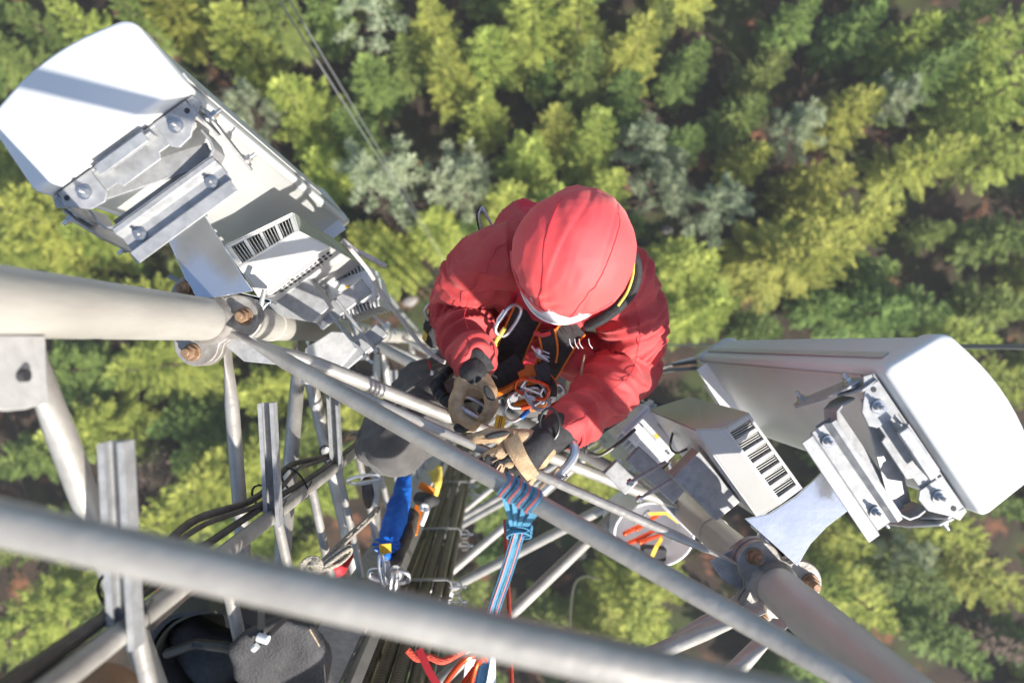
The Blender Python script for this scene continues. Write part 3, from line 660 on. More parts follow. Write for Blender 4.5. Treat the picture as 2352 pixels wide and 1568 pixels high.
def clampset(A, side, fl_pts, lbl):
    """galvanised arm between the leg and the antenna: hat channel + flat arm + U bolt"""
    bp, u, n, zc, yc = A['bp'], A['u'], A['n'], A['zc'], A['yc']; zz = V((0,0,1))
    t = thing('mounting_arm', lbl, 'bracket', P(*fl_pts[0], 1.62)-V((0,0,.1)))
    q = MB(); c = [(-.128, yc), (.128, yc)]
    prof = [(0,.030),(.012,.030),(.020,.012),(.050,.012),(.058,.030),(.085,.030),(.085,.026),(.060,.026),(.052,.008),(.018,.008),(.010,.026),(0,.026)]
    q.loft([[bp(x, yc+py, zc+pz) for py, pz in prof] for x in (-.122, .122)])
    q.bar(bp(-.122,yc+.002,zc-.005), bp(.122,yc+.002,zc-.005), .004, .060, n); q.build('clamp_channel', 'cast', t, bevel=.0012)
    for x in (-.088, .088):
        q = MB(); q.bolt(bp(x, yc+.034, zc+.014), zz, .0085, .010); q.build('bolt', 'bolt', t)
    ps = [P(*p_, 1.60) for p_ in fl_pts]
    q = MB(); q.prism(ps, V((0,0,-.006))); q.build('arm_plate', 'mirror', t, bevel=.0012)
    a, b = ps[0], ps[-1]
    e1, e2 = ps[len(ps)//2-1], ps[len(ps)//2]
    for f_ in (.12, .88):
        q = MB(); q.bolt(e1.lerp(e2, f_)+V((0,0,.004)), zz, .0085, .010); q.build('bolt', 'bolt', t)
    return t, ps
tl_, psl = clampset(AL, -1, [(455,690),(425,640),(398,580),(366,512),(452,468),(508,556),(560,640),(580,668)], 'arm plate mirroring blue sky, carrying the antenna with the shadow-crossed cap')
tr_, psr = clampset(AR, 1, [(1712,1192),(1768,1180),(1830,1140),(1908,1066),(1976,1152),(1900,1210),(1862,1250),(1832,1300)], 'sunlit white arm plate carrying the antenna with the plain cap')
def ubolt(t, leg, d_, lean, m='cast', R_=.062):
    c = at(leg, d_); a = V((lean[0], lean[1], 0)).normalized(); s_ = V((-a.y, a.x, 0))
    q = MB(); pts = [c+s_*R_-a*.0+a*.10]+[c+s_*R_*math.cos(R(k))-a*R_*math.sin(R(k)) for k in range(0, 181, 15)]+[c-s_*R_+a*.10]
    q.tube(pts, .0065, 12); q.build('u_bolt', m, t)
    q = MB(); q.prism([c+s_*.085+a*.068, c-s_*.085+a*.068, c-s_*.085+a*.078, c+s_*.085+a*.078], V((0,0,-.05))); 
    q.prism([c+s_*.06+a*.03, c-s_*.06+a*.03, c-s_*.085+a*.078, c+s_*.085+a*.078], V((0,0,-.006)))
    q.build('clamp_block', 'mirror', t, bevel=.002)
ubolt(tl_, LL, 1.76, (.25, .97)); ubolt(tr_, LR, 1.70, (.72, .7))
# ------------------------------------------------------------------ radio units
def radio(lb, O1, O2, E1, E2, I1, I2, d0, d1, nslot, flip):
    """top face: outer edge O1-O2, ridge E1-E2, inner lip I1-I2 (picture points with depth); body down to d1"""
    o1, o2, e1, e2, i1, i2 = P(*O1), P(*O2), P(*E1), P(*E2), P(*I1), P(*I2); zz = V((0,0,1))
    t = thing('radio_unit', lb, 'radio unit', ((o1+i2)/2).to_tuple()[:2]+(H-d1,))
    dn = lambda p: V((p.x, p.y, H-d1))
    # shell in pieces: slotted strip is built as frame bars round real openings
    L = (o2-o1); n_ = nslot; nr = (o2-o1).cross(e1-o1).normalized(); nr = nr if nr.z > 0 else -nr
    q = MB(); q.prism([e1, e2, i2, i1], (dn(e1)-e1)*0+V((0,0,-.004)))
    def sp(a, b): return (o1.lerp(o2, a)).lerp(e1.lerp(e2, a), b)
    def bar4(a0, a1, b0, b1, mb, off=0, th=.005): mb.prism([sp(a0,b0)+nr*off, sp(a1,b0)+nr*off, sp(a1,b1)+nr*off, sp(a0,b1)+nr*off], -nr*th)
    bar4(0, 1, 0, .10, q); bar4(0, 1, .88, 1, q)
    gp = .05; g0 = .06; st = (1-2*g0+gp)/n_
    bar4(0, g0, .10, .88, q); bar4(1-g0, 1, .10, .88, q)
    for k in range(1, n_): bar4(g0+st*k-gp, g0+st*k, .10, .88, q)
    q.build('cover', 'rru', t, bevel=.003)
    q = MB()
    for k in range(n_):
        a0 = g0+st*k; a1 = a0+st-gp
        for j in range(4):
            a = a0+(a1-a0)*(j+.7)/4; q.prism([x-nr*.005 for x in (sp(a-.004,.11), sp(a+.003,.11), sp(a-.006,.87), sp(a-.013,.87))], -nr*.006+(o2-o1).normalized()*.003)
    q.build('louvres', 'rru', t)
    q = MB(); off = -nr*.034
    q.prism([sp(.03,.05)+off, sp(.97,.05)+off, sp(.97,.95)+off, sp(.03,.95)+off], -nr*.004); q.build('shade_tray', 'tray', t)  # dark sheet stands in for the shade behind the louvres
    # side walls
    q = MB()
    for a, b in ((o1, o2), (i1, i2)):
        nn = (b-a).cross(zz).normalized()*.004
        q.add([a, b, dn(b), dn(a), a+nn, b+nn, dn(b)+nn, dn(a)+nn], [(0,1,2,3),(7,6,5,4),(0,4,5,1),(2,6,7,3),(1,5,6,2),(3,7,4,0)])
    q.build('side_wall', 'rru', t, bevel=.001)
    for a, b, c in ((o1, e1, i1), (o2, e2, i2)):
        q = MB(); nn = (o1-o2).normalized()*(.004 if a is o1 else -.004)
        q.prism([a, b, c, dn(c), dn(a)], nn); q.build('end_plate', 'rruolive' if a is (o2 if flip else o1) else 'rru', t)
    # vents along inner wall
    w_ = (i2-i1).normalized(); nn = w_.cross(zz); nn = nn if nn.dot((i1-o1)) > 0 else -nn
    q = MB(); Li = (i2-i1).length
    for row, ph in ((.05, 0), (.085, .5)):
        k = 0
        while (k+.8+ph)*.0155 < Li*.9:
            a = i1+w_*(.012+(k+ph*.4)*.0155)+V((0,0,-row)); q.prism([a, a+w_*.009, a+w_*.009-V((0,0,.022)), a-V((0,0,.022))], nn*.0012); k += 1
    q.build('vent_slots', 'dark_in', t)
    for f_ in (.25, .62):
        q = MB()
        a = i1.lerp(i2, f_)+nn*.004+V((0,0,-.03)); q.tube(spline([a, a+w_*.03+V((0,0,-.004)), a+w_*.06+V((0,0,-.002)), a+w_*.075], 4), .0035, 8)
        q.build('cable_guide', 'rru', t); q = MB(); q.bolt(a+V((0,0,-.07))+nn*.002, nn, .005, .005, False); q.build('bolt', 'bolt', t)
    # bottom connectors
    q = MB()
    for k in range(4): q.cyl(V((0,0,H-d1-.02))+V((o1.x, o1.y, 0)).lerp(V((i2.x, i2.y, 0)), .2+.2*k), zz, .013, .04, 12)
    q.build('connector', 'bolt', t)
    return t
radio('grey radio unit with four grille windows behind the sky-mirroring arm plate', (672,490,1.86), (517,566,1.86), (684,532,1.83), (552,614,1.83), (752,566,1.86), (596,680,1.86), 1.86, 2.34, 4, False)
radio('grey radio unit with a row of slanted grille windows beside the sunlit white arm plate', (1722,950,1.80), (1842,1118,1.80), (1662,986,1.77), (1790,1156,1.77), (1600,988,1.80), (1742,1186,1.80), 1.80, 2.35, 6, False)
# radio bracket covers (folded boxes) belong to small mounts
def bracketbox(lb, top, d0, hgt, leg, dl, rods):
    t = thing('radio_mount', lb, 'bracket', P(*top[0], d0+hgt)); q = MB(); q.prism([P(*p_, d0) for p_ in top], V((0,0,-hgt))); q.build('cover_box', 'cast', t, bevel=.002)
    for a, b in rods:
        q = MB(); q.tube([P(*a), P(*b)], .0055, 10); q.build('threaded_rod', 'cast', t)
        q = MB(); bb = P(*b); dd = (P(*a)-bb).normalized(); q.cyl(bb+dd*.012, dd, .011, .012, 6); q.build('nut', 'bolt', t)
    return t
t = bracketbox('grey folded box bracket between the four-window radio unit and the mast leg', [(598,696),(700,628),(756,706),(716,740),(650,728)], 2.02, .10, LL, 2.1, [((740,700,2.08),(846,826,2.08)), ((772,690,2.08),(870,812,2.08))])
q = MB(); q.bar(P(728,742,2.1), P(842,655,2.1), .055, .02); q.bar(P(735,880,2.14), P(880,755,2.14), .05, .025); q.build('clamp_bar', 'cast', t, bevel=.004)
q = MB(); q.prism(PS((700,800,2.12),(760,760,2.12),(800,762,2.12),(820,800,2.12),(745,890,2.12),(690,880,2.12)), V((0,0,-.03))); q.build('clamp_jaw', 'galv', t, bevel=.004)
t = bracketbox('pale square cover plate between the mast leg and the slanted-window radio unit', [(1546,1096),(1606,1036),(1702,1152),(1646,1196)], 1.86, .07, LR, 2.1, [((1545,1100,1.95),(1462,1150,1.95)), ((1530,1060,1.98),(1440,1112,1.98))])
q = MB(); q.bar(P(1452,1040,2.1), P(1560,1140,2.1), .06, .02); q.bar(P(1400,1070,2.2), P(1450,1120,2.2), .06, .03); q.build('clamp_bar', 'cast', t, bevel=.004)
# white finned power units
def finned(lb, c0, dirs, d0, d1, w_, h_, nf, stick):
    c = P(*c0, d0); u = (P(dirs[0], dirs[1], d0)-c).normalized(); n = V((0,0,1)).cross(u); zz = V((0,0,1))
    t = thing('power_unit', lb, 'radio unit', (c.x, c.y, H-d1))
    q = MB(); L = d1-d0; q.box(c-zz*L/2, w_, h_, L, (u, n, zz)); q.box(c+zz*.004, w_*.7, h_*.7, .03, (u, n, zz)); q.box(c+zz*.010-u*w_*.28, w_*.3, h_*.95, .02, (u, n, zz)); q.build('housing', 'white', t, bevel=.008)
    q = MB()
    for k in range(nf):
        x = -w_*.45+w_*.9*k/(nf-1)
        for s_ in (-1, 1): q.box(c-zz*L/2+u*x+n*s_*(h_/2+.012), .0035, .028, L*.92, (u, n, zz))
    q.build('cooling_fins', 'white', t)
    q = MB(); q.box(c+zz*.0195+u*.0+n*.01, .018, .014, .001, (u, n, zz)); q.build('warning_label', 'label', t)
    q = MB(); q.tube([c-u*w_*.3+zz*.03, c+u*.0+zz*.05, c+u*w_*.25+zz*.03], .004, 8); q.bolt(c+u*w_*.38+zz*.022, zz, .006, .006); q.build('handle', 'white', t)
    return t
finned('white finned power unit beyond the grey radio unit with four windows', (805,668), (870,645), 2.28, 2.62, .15, .10, 12, 0)
finned('white finned power unit between the red sleeve and the slanted-window radio unit', (1500,1005), (1560,1068), 2.35, 2.75, .19, .13, 11, 0)
# pipe clamps on the left leg and right leg
for lb, leg, d_, an in (('cast pipe clamp around the mast leg under the folded box bracket', LL, 2.75, .3), ('cast pipe clamp around the mast leg near the hip holster', LL, 3.5, .9), ('cast pipe clamp around the mast leg under the climber sleeve', LR, 2.9, .4)):
    c = at(leg, d_); t = thing('pipe_clamp', lb, 'clamp', c-V((0,0,.03)), 'cast pipe clamps on the legs'); a = V((math.cos(an), math.sin(an), 0)); b = V((-a.y, a.x, 0)); zz = V((0,0,1))
    q = MB()
    for s_ in (-1, 1):
        pts = [c+a*.12*s_*0+b*(.055*s_)+a*x+b*y*s_ for x, y in ((-.12,0),(-.12,.02),(-.06,.03),(0,.05),(.06,.03),(.12,.02),(.12,0),(.045,0),(.03,.018),(0,.024-.0),(-.03,.018),(-.045,0))]
        q.prism([p-zz*0 for p in pts], V((0,0,-.06)))
    q.build('jaw', 'galv', t, bevel=.004)
    for x in (-.095, .095):
        q = MB(); q.tube([c+a*x+b*.13-zz*.03, c+a*x-b*.13-zz*.03], .006, 10); q.cyl(c+a*x+b*.095-zz*.03, b, .012, .012, 6); q.cyl(c+a*x-b*.095-zz*.03, b, .012, .012, 6); q.build('threaded_rod', 'bolt', t)
# ------------------------------------------------------------------ the climber
person = thing('person', 'climber in red hooded jacket and charcoal trousers, head bent, gloved hands at the mast', 'person', (.05, .0, H-3.35))
ZZ = V((0,0,1))
neck = P(1290,625,1.80); chest = P(1262,655,2.0); belly = P(1222,735,2.22); pelvis = P(1185,800,2.44)
shR, shL = P(1150,590,1.86), P(1425,650,1.84)
elR, elL = P(1062,715,2.02), P(1452,830,2.0)
wrR, wrL = P(1092,838,1.845), P(1268,1000,1.72)
hipR, hipL = P(1110,820,2.46), P(1230,830,2.5)
knR, knL = P(905,1010,2.06), P(1215,905,2.75)
anR, anL = V((knR.x-.02, knR.y+.02, H-2.52)), P(1190,860,3.2)
HC = P(1312,600,1.665)                       # head centre
hf = V((-.30, -.95, 0)).normalized()         # face direction on plan
tl = R(27); hfw = (hf*math.cos(tl)-ZZ*math.sin(tl)); hup = (hf*math.sin(tl)+ZZ*math.cos(tl)); hsd = hfw.cross(hup)
# body (skin) : one continuous surface
b = MB(); b.sphere(HC-hup*.035+hfw*.0, (.072,.088,.098), (hsd, hfw, hup)); b.sphere(HC-hup*.075+hfw*.03, (.055,.06,.055), (hsd, hfw, hup))
b.chain([HC-hup*.08-hfw*.03, neck], [.052,.058]); b.chain([neck, chest, belly, pelvis], [.06,.12,.115,.12])
b.cap(HC-hup*.045+hfw*.083, HC-hup*.075+hfw*.098, .008, .014)     # nose
for s_ in (-1,1): b.sphere(HC-hup*.05+hsd*s_*.074, (.008,.018,.028), (hsd, hfw, hup)); b.sphere(HC-hup*.045+hfw*.066+hsd*s_*.03, (.017,.012,.009), (hsd, hfw, hup))
b.cap(HC-hup*.105+hfw*.075-hsd*.018, HC-hup*.105+hfw*.075+hsd*.018, .009, .009)
b.chain([shR, elR, wrR], [.052,.04,.028]); b.chain([shL, elL, wrL], [.052,.04,.028]); b.chain([chest, shR], [.08,.05]); b.chain([chest, shL], [.08,.05])
b.chain([pelvis, hipR, knR, anR], [.11,.085,.058,.04]); b.chain([pelvis, hipL, knL, anL], [.11,.085,.058,.04])
b.chain([anR, anR+V((-.03,-.10,-.05))], [.035,.03]); b.chain([anL, anL+V((-.03,-.10,-.05))], [.035,.03])
body = blob('body', b, 'skin', person, .010, 4)
for s_ in (-1,1):
    q = MB(); q.sphere(HC-hup*.045+hfw*.079+hsd*s_*.03, .011); q.build('eye', 'white', person)
q = MB(); q.sphere(HC-hup*.02-hfw*.012, (.080,.090,.090), (hsd, hfw, hup)); q.build('hair', 'hair', person)
# jacket
def folds(arms, amp):
    def f(co, n_):
        best = None
        for a, b_, k, am in arms:
            t = max(0, min(1, (co-a).dot(b_-a)/(b_-a).length_squared)); d = (co-(a+(b_-a)*t)).length
            if best is None or d < best[0]: best = (d, a, b_, t, k, am)
        d, a, b_, t, k, am = best; L = (b_-a).length; ax = (b_-a)/L
        q = co.copy(); al = (co-a).dot(ax)
        wv = noise.noise(V((al*k+2.2*noise.noise(co*6), 0, 0))+(co-a-ax*al)*7)
        rg = 1-abs(wv)*2.6
        big = noise.noise(co*9+V((3,3,3)))
        return amp*am*(max(-.7, rg)*.9-.3)+big*.012+.0028*(1-3*abs(noise.noise(co*17+V((al*20,0,0)))))
    return f
j = MB()
j.chain([neck+V((0,.01,-.03)), chest+V((0,.02,0)), belly, pelvis+V((0,.0,.06))], [.115,.165,.150,.150])
j.chain([chest+V((-.10,.05,.03)), shR], [.13,.092]); j.chain([chest+V((.10,.02,.03)), shL], [.13,.094])
j.chain([shR, P(1075,645,1.95), elR], [.094,.088,.088]); j.chain([elR, P(1072,775,1.93), P(1088,822,1.86)], [.086,.074,.056])
j.chain([shL, P(1452,735,1.93), elL], [.096,.094,.086]); j.chain([elL, P(1378,915,1.86), P(1302,985,1.75)], [.086,.080,.056])
j.sphere(P(1205,545,1.98), (.09,.10,.10))
j.sphere(P(1035,690,2.03), (.05,.05,.05)); j.sphere(P(1330,820,2.03), (.085,.07,.08)); j.sphere(P(1180,700,1.98), (.06,.05,.07))
jf = folds([(shR,elR,16,.9),(elR,wrR,30,1.5),(shL,elL,22,1.2),(elL,wrL,22,1.15),(neck,belly,9,.8)], .0165)
jacket = blob('jacket', j, ['red', 'redyoke'], person, .0052, 5, jf)
segs = [(shR,elR,0),(elR,wrR,0),(shL,elL,0),(elL,wrL,0),(chest+V((-.05,.03,.03)),shR.lerp(chest,.35),1),(neck+V((0,0,-.03)),belly,1),(neck,shL.lerp(neck,.25),1)]
for f_ in jacket.data.polygons:
    c_ = f_.center; bd = min(((c_-(a+(b_-a)*max(0, min(1, (c_-a).dot(b_-a)/(b_-a).length_squared)))).length, k_) for a, b_, k_ in segs)
    f_.material_index = bd[1]
# sleeve hems and velcro tabs
def cuffring(c, ax, r_, mname, nm, w_=.012):
    x, y, z = frame(ax); q = MB(); pts = [V(c)+x*r_*math.cos(a)+y*r_*math.sin(a) for a in [6.283*k/28 for k in range(28)]]
    q.tube(pts, w_*.5, 8, closed=True); return q.build(nm, mname, person)
cuffring(P(1088,824,1.855), wrR-elR, .055, 'red', 'sleeve_hem')
cuffring(P(1298,988,1.745), P(1300,985,1.75)-elL, .054, 'red', 'sleeve_hem')
q = MB(); q.ribbon(spline(PS((1072,818,1.80),(1095,812,1.785),(1115,826,1.785),(1128,850,1.80)), 5), .020, .004, V((.2,.1,1))); q.build('cuff_tab', 'black', person)
q = MB(); q.ribbon(spline(PS((1236,958,1.80),(1258,962,1.792),(1276,980,1.795),(1284,1004,1.81)), 5), .018, .004, V((.1,.2,1))); q.build('cuff_tab', 'black', person)
# seam lines on the right-hand sleeve and the shoulder piping
q = MB(); q.tube(spline(PS((1343,815,1.87),(1336,850,1.86),(1333,890,1.86),(1330,918,1.87)), 6), .0035, 6); q.build('pocket_zip', 'tandark', person)
# trousers
tr = MB(); tr.chain([pelvis+V((0,0,.03)), hipR, knR], [.155,.128,.108]); tr.chain([pelvis, hipL, knL], [.155,.128,.10]); tr.chain([knR, anR], [.104,.075]); tr.chain([knL, anL], [.10,.07])
tr.sphere(P(985,905,2.22), (.12,.11,.10)); tr.sphere(P(893,1035,2.02), (.075,.062,.07)); tr.sphere(P(845,1020,2.08), (.035,.06,.05))
blob('trousers', tr, 'trouser', person, .0075, 6, folds([(hipR,knR,12,1.),(knR,anR,20,1),(hipL,knL,14,1)], .009))
q = MB(); q.tube(spline(PS((1003,850,2.10),(960,880,2.06),(925,905,2.03),(905,930,2.01)), 5), .004, 6); q.build('trouser_seam', 'trouser', person)
q = MB(); q.tube(PS((985,828,2.06),(990,848,2.055)), .0035, 6); q.build('zip_puller', 'redbag', person)
q = MB(); q.box(P(992,856,2.05), .008, .014, .003); q.build('zip_slider', 'bolt', person)
for a in (anR, anL):
    q = MB(); q.chain([a+V((0,.03,-.02)), a+V((-.01,0,-.07)), a+V((-.04,-.13,-.08))], [.055,.055,.045]); blob('boot', q, 'blackrub', person, .008, 4)
# helmet and hood
def shell(cx, ax, r_, th0, th1, n=40, k=18, flare=0):
    x, y, z = ax; rings = []
    for i in range(k+1):
        u = i/k
        ring = []
        for a in range(n):
            ph = 2*math.pi*a/n; fr = max(0, math.sin(ph)); th = R(th0+(th1(ph)-th0)*u)
            e = 1+flare*fr**2*max(0, (u-.78)/.22)**1.5
            ring.append(cx+x*r_[0]*math.sin(th)*math.cos(ph)*e+y*r_[1]*math.sin(th)*math.sin(ph)*e+z*r_[2]*math.cos(th))
        rings.append(ring)
    return rings
hax = (hsd, hfw, hup)
q = MB(); q.loft(shell(HC, hax, (.121,.147,.112), 1, lambda ph: 96+8*max(0, math.sin(ph)), flare=.11)+shell(HC, hax, (.114,.139,.106), 1, lambda ph: 97+8*max(0, math.sin(ph)), flare=.11)[::-1])
q.v = [tuple(V(p)+hfw*.017) for p in q.v]; hel = q.build('helmet', 'helmet', person, smooth=60)
q = MB(); q.tube([HC+hsd*.124*math.cos(R(a))+hfw*.176*math.sin(R(a))-hup*.012 for a in range(20, 161, 7)], .005, 8); q.build('helmet_rim', 'helmet', hel)
q = MB(); q.tube(spline([HC-hup*.03+hsd*.103+hfw*.03, HC-hup*.09+hsd*.07+hfw*.06, HC-hup*.13+hfw*.06, HC-hup*.09-hsd*.07+hfw*.06, HC-hup*.03-hsd*.103+hfw*.03], 5), .006, 8); q.build('chin_strap', 'black', hel)
hb = MB(); hb.sphere(HC-hfw*.022+hup*.012, (.147,.158,.130), hax, nu=28, nv=18); hb.sphere(HC-hfw*.070-hup*.02, (.122,.112,.115), hax)
hb.chain([HC-hfw*.07-hup*.05, neck+V((0,.03,-.03))], [.105,.11])
HCc = HC-hfw*.022
def hoodf(co, n_):
    d = co-HCc; sx, sy, sz_ = d.dot(hsd), d.dot(hfw), d.dot(hup)
    seam = abs(sx-.045*math.cos(sy*9)); s2 = abs(sx+.055)
    w_ = -.0016*math.exp(-(seam/.0045)**2)-.0018*math.exp(-(s2/.004)**2)
    edge = max(0, sy-.045)/.09
    w_ += .0030*edge*math.sin(sx*120+8*noise.noise(co*14))
    ridge = 1-abs(noise.noise(co*11+V((2,5,1))))*3.2
    crease = 1-abs(noise.noise(V((sx*26, sy*7, sz_*9))))*3
    side = max(0, min(1, (sx+.02)/.06)) if True else 0
    return w_+.0016*max(-.5, ridge)+.0026*max(-.3, crease)*(.25+.75*abs(side))+.006*noise.noise(co*5)
hood = blob('hood', hb, 'redhood', person, .0052, 5, hoodf)
bm = bmesh.new(); bm.from_mesh(hood.data); cn_ = (hfw*.50-hup*.866).normalized(); cp_ = HC+hfw*.082+hup*.050
bmesh.ops.bisect_plane(bm, geom=bm.verts[:]+bm.edges[:]+bm.faces[:], plane_co=cp_, plane_no=cn_, dist=1e-5)
kill = [f for f in bm.faces if (f.calc_center_median()-cp_).dot(cn_) > 0 and (f.calc_center_median()-HC).dot(hfw) > .005 and (f.calc_center_median()-HC).length < .19]
bmesh.ops.delete(bm, geom=kill, context='FACES')
rim = [v.co.copy() for v in bm.verts if v.is_boundary and abs((v.co-cp_).dot(cn_)) < .0015 and (v.co-HC).dot(hfw) > .01]
bm.to_mesh(hood.data); bm.free()
sh = hood.modifiers.new('solid', 'SOLIDIFY'); sh.thickness = .003; sh.offset = -1
rim.sort(key=lambda p: math.atan2((p-HC).dot(hfw), (p-HC).dot(hsd)))
if len(rim) > 12:
    rim = rim[::3]; rim = [(rim[max(i-1,0)]+rim[i]+rim[min(i+1,len(rim)-1)])/3 for i in range(len(rim))]
    q = MB(); q.tube(rim, .0045, 8); q.build('hood_hem', 'redhood', hood)
from mathutils.bvhtree import BVHTree
def seam(obj, pts, r_=.0010, m='redbag', nm='seam'):
    tree = BVHTree.FromPolygons([v.co for v in obj.data.vertices], [p.vertices for p in obj.data.polygons]); out = []
    for p in spline(pts, 8):
        h = tree.find_nearest(p)
        if h[0] is not None: out.append(h[0]+h[1]*.0006)
    q = MB(); q.tube(out, r_, 5); return q.build(nm, m, obj)
E = lambda sx, sy, sz_: HC+hsd*sx+hfw*sy+hup*sz_
seam(hood, [E(.07,-.15,.05), E(.085,-.08,.13), E(.075,0,.16), E(.06,.07,.14), E(.03,.13,.09)])
seam(hood, [E(-.06,-.15,.05), E(-.075,-.08,.13), E(-.07,0,.16), E(-.055,.07,.14), E(-.04,.12,.09)])
seam(hood, [E(-.15,.05,.03), E(-.10,.10,.09), E(0,.125,.11), E(.10,.10,.09), E(.15,.05,.03)], .0008)
UZ = V((0,0,.2))
seam(jacket, [shR+UZ+V((.05,.08,0)), shR+UZ+V((.02,0,0)), shR+UZ+V((.03,-.07,0)), chest+UZ+V((-.12,-.08,0))])
seam(jacket, [p+UZ for p in (shR+V((-.02,.03,0)), shR.lerp(elR,.5), elR+V((.02,0,0)), elR.lerp(wrR,.5), wrR)])
seam(jacket, [shL+UZ+V((-.03,.08,0)), shL+UZ+V((-.02,0,0)), shL+UZ+V((-.05,-.09,0))])
seam(jacket, [p+UZ for p in (shL+V((.03,.0,0)), shL.lerp(elL,.5), elL+V((-.02,0,0)), elL.lerp(wrL,.5), wrL)])
# padded collar of the harness at the right of the hood
q = MB(); q.tube(spline(PS((1438,560,1.72),(1462,610,1.715),(1455,660,1.72),(1425,700,1.735),(1388,728,1.76),(1350,748,1.80)), 6), [.0145]*31, 12, flat=[(1,1.3)]*31, up=V((0,0,1))); har = q.build('harness_collar', 'black', person)
q = MB(); q.tube(spline(PS((1456,600,1.690),(1453,635,1.685),(1440,672,1.69),(1420,702,1.705)), 6), .0035, 8); q.build('collar_piping', 'yellow', har)
# chest straps
def strap(nm, pts, w_, th=.006, nrm=(0,-.35,1), edge=None, m='black', lift=.0, parent=person):
    q = MB(); sp_ = spline(PS(*pts), 6); q.ribbon(sp_, w_, th, V(nrm)); o = q.build(nm, m, parent, bevel=.001)
    if edge:
        q = MB()
        for s_ in (-1, 1):
            e = []
            for i, p in enumerate(sp_):
                t = (sp_[min(i+1, len(sp_)-1)]-sp_[max(i-1, 0)]).normalized(); sd = t.cross(V(nrm)).normalized(); e.append(p+sd*s_*w_/2+V(nrm).normalized()*.003)
            q.tube(e, .0032, 6)
        q.build('strap_edging', edge, o)
    return o
strap('chest_strap', [(1222,700,1.90),(1200,745,1.92),(1180,790,1.96),(1160,845,2.03)], .085, edge='orange')
strap('chest_strap', [(1325,745,1.92),(1300,775,1.90),(1275,815,1.93),(1250,860,2.0)], .075, edge='orange')
strap('chest_strap', [(1255,758,1.865),(1262,800,1.90),(1258,830,1.93)], .045, .005, edge='orange')
for k in range(3):
    strap('elastic_cord', [(1232,800+k*9,1.885),(1262,812+k*9,1.875)], .004, .003, m='greylabel')
strap('hip_pad', [(1128,880,1.98),(1165,868,1.95),(1205,842,1.94)], .105, .022, m='black')
strap('hip_pad_trim', [(1128,908,1.965),(1165,893,1.935),(1210,866,1.925)], .014, .02, m='orange')
strap('waist_strap', [(1205,842,1.935),(1212,862,1.93),(1216,884,1.935)], .05, .008, m='orange')
strap('tool_loop', [(1236,870,1.95),(1250,888,1.945),(1250,905,1.955)], .07, .03, m='black', edge='orange')
q = MB(); q.sphere(P(1236,808,1.87), (.012,.014,.012)); q.tube(spline(PS((1222,795,1.87),(1236,812,1.86),(1256,826,1.87)), 5), .004, 8); q.build('chest_ring', 'steelc', person)
q = MB(); q.ribbon(PS((1240,835,1.90),(1250,852,1.90),(1246,872,1.91)), .040, .014, V((0,0,1))); q.build('ascender_body', 'bag', person)
q = MB(); q.tube(spline(PS((1226,765,1.86),(1245,770,1.855),(1264,765,1.86)), 4), .006, 6); q.build('collar_flap', 'red', person)
# reflective squiggles near the right shoulder
q = MB()
for x in (1308, 1320, 1330, 1352): q.tube(spline(PS((x,778,1.845),(x+2,790,1.845),(x+9,800,1.85)), 4), .0013, 6)
q.build('reflective_stitch', 'greylabel', person)
# shoulder loop (silver-edged webbing) behind the right shoulder
t = thing('webbing_loop', 'grey webbing loop sticking out behind the climber\'s shoulder and pouch strap', 'strap', P(1115,520,1.95))
q = MB(); q.ribbon(spline(PS((1118,560,1.95),(1104,520,1.88),(1100,492,1.85),(1108,480,1.845),(1116,490,1.86),(1138,535,1.92)), 5), .016, .004, [V((1,.3,.2))]*26); q.build('webbing', 'greylabel', t)
q = MB(); q.tube(spline(PS((1112,562,1.95),(1099,521,1.875),(1095,490,1.845),(1104,475,1.84)), 5), .0022, 6); q.build('webbing_edge', 'black', t)
q = MB(); q.tube(PS((1384,478,1.80),(1385,460,1.76)), .003, 6); q.build('antenna_stub', 'steelc', person)
# ---------------- gloves
def finger(mb, pts, r0, r1):
    k = len(pts); mb.chain([V(p) for p in pts], [r0+(r1-r0)*i/(k-1) for i in range(k)])
# left hand: back of the hand towards the viewer, fingers curled over the brace
g_ = MB(); wl = P(1262,1003,1.710)
kn = PS((1122,1052,1.6400),(1142,1082,1.6370),(1172,1102,1.6430),(1204,1112,1.6550))
ct = P(1205,1040,1.6650)
for k_ in kn: g_.chain([wl+(k_-wl)*.22, k_], [.034, .0185])
g_.sphere(ct, (.048,.036,.020))
for i, k_ in enumerate(kn):
    dirv = (P(1085,1115,1.6750)-P(1180,1040,1.6650)).normalized()
    L_ = (.030,.034,.031,.024)[i]
    p1 = k_+dirv*L_*.55+V((0,0,-.014)); p2 = p1+dirv*L_*.18+V((0,0,-.030)); p3 = p2-dirv*.022+V((0,0,-.012))
    finger(g_, [k_, p1, p2, p3], (.0150,.0152,.0146,.0130)[i], (.0125,.0128,.0122,.0110)[i])
th = PS((1215,1008,1.6850),(1172,1002,1.6600),(1128,1000,1.6500),(1098,1004,1.6600),(1078,1010,1.6750)); finger(g_, th, .0245, .0135)
def gf(co, n_): return .0016*noise.noise(co*40)+.0022*noise.noise(co*18)-.001*max(0, 1-abs(noise.noise(co*30+V((4,4,4))))*6)
glL = blob('glove', g_, 'tan', person, .0042, 3, gf, label='tan and black work glove gripping the brace, back of the hand up')
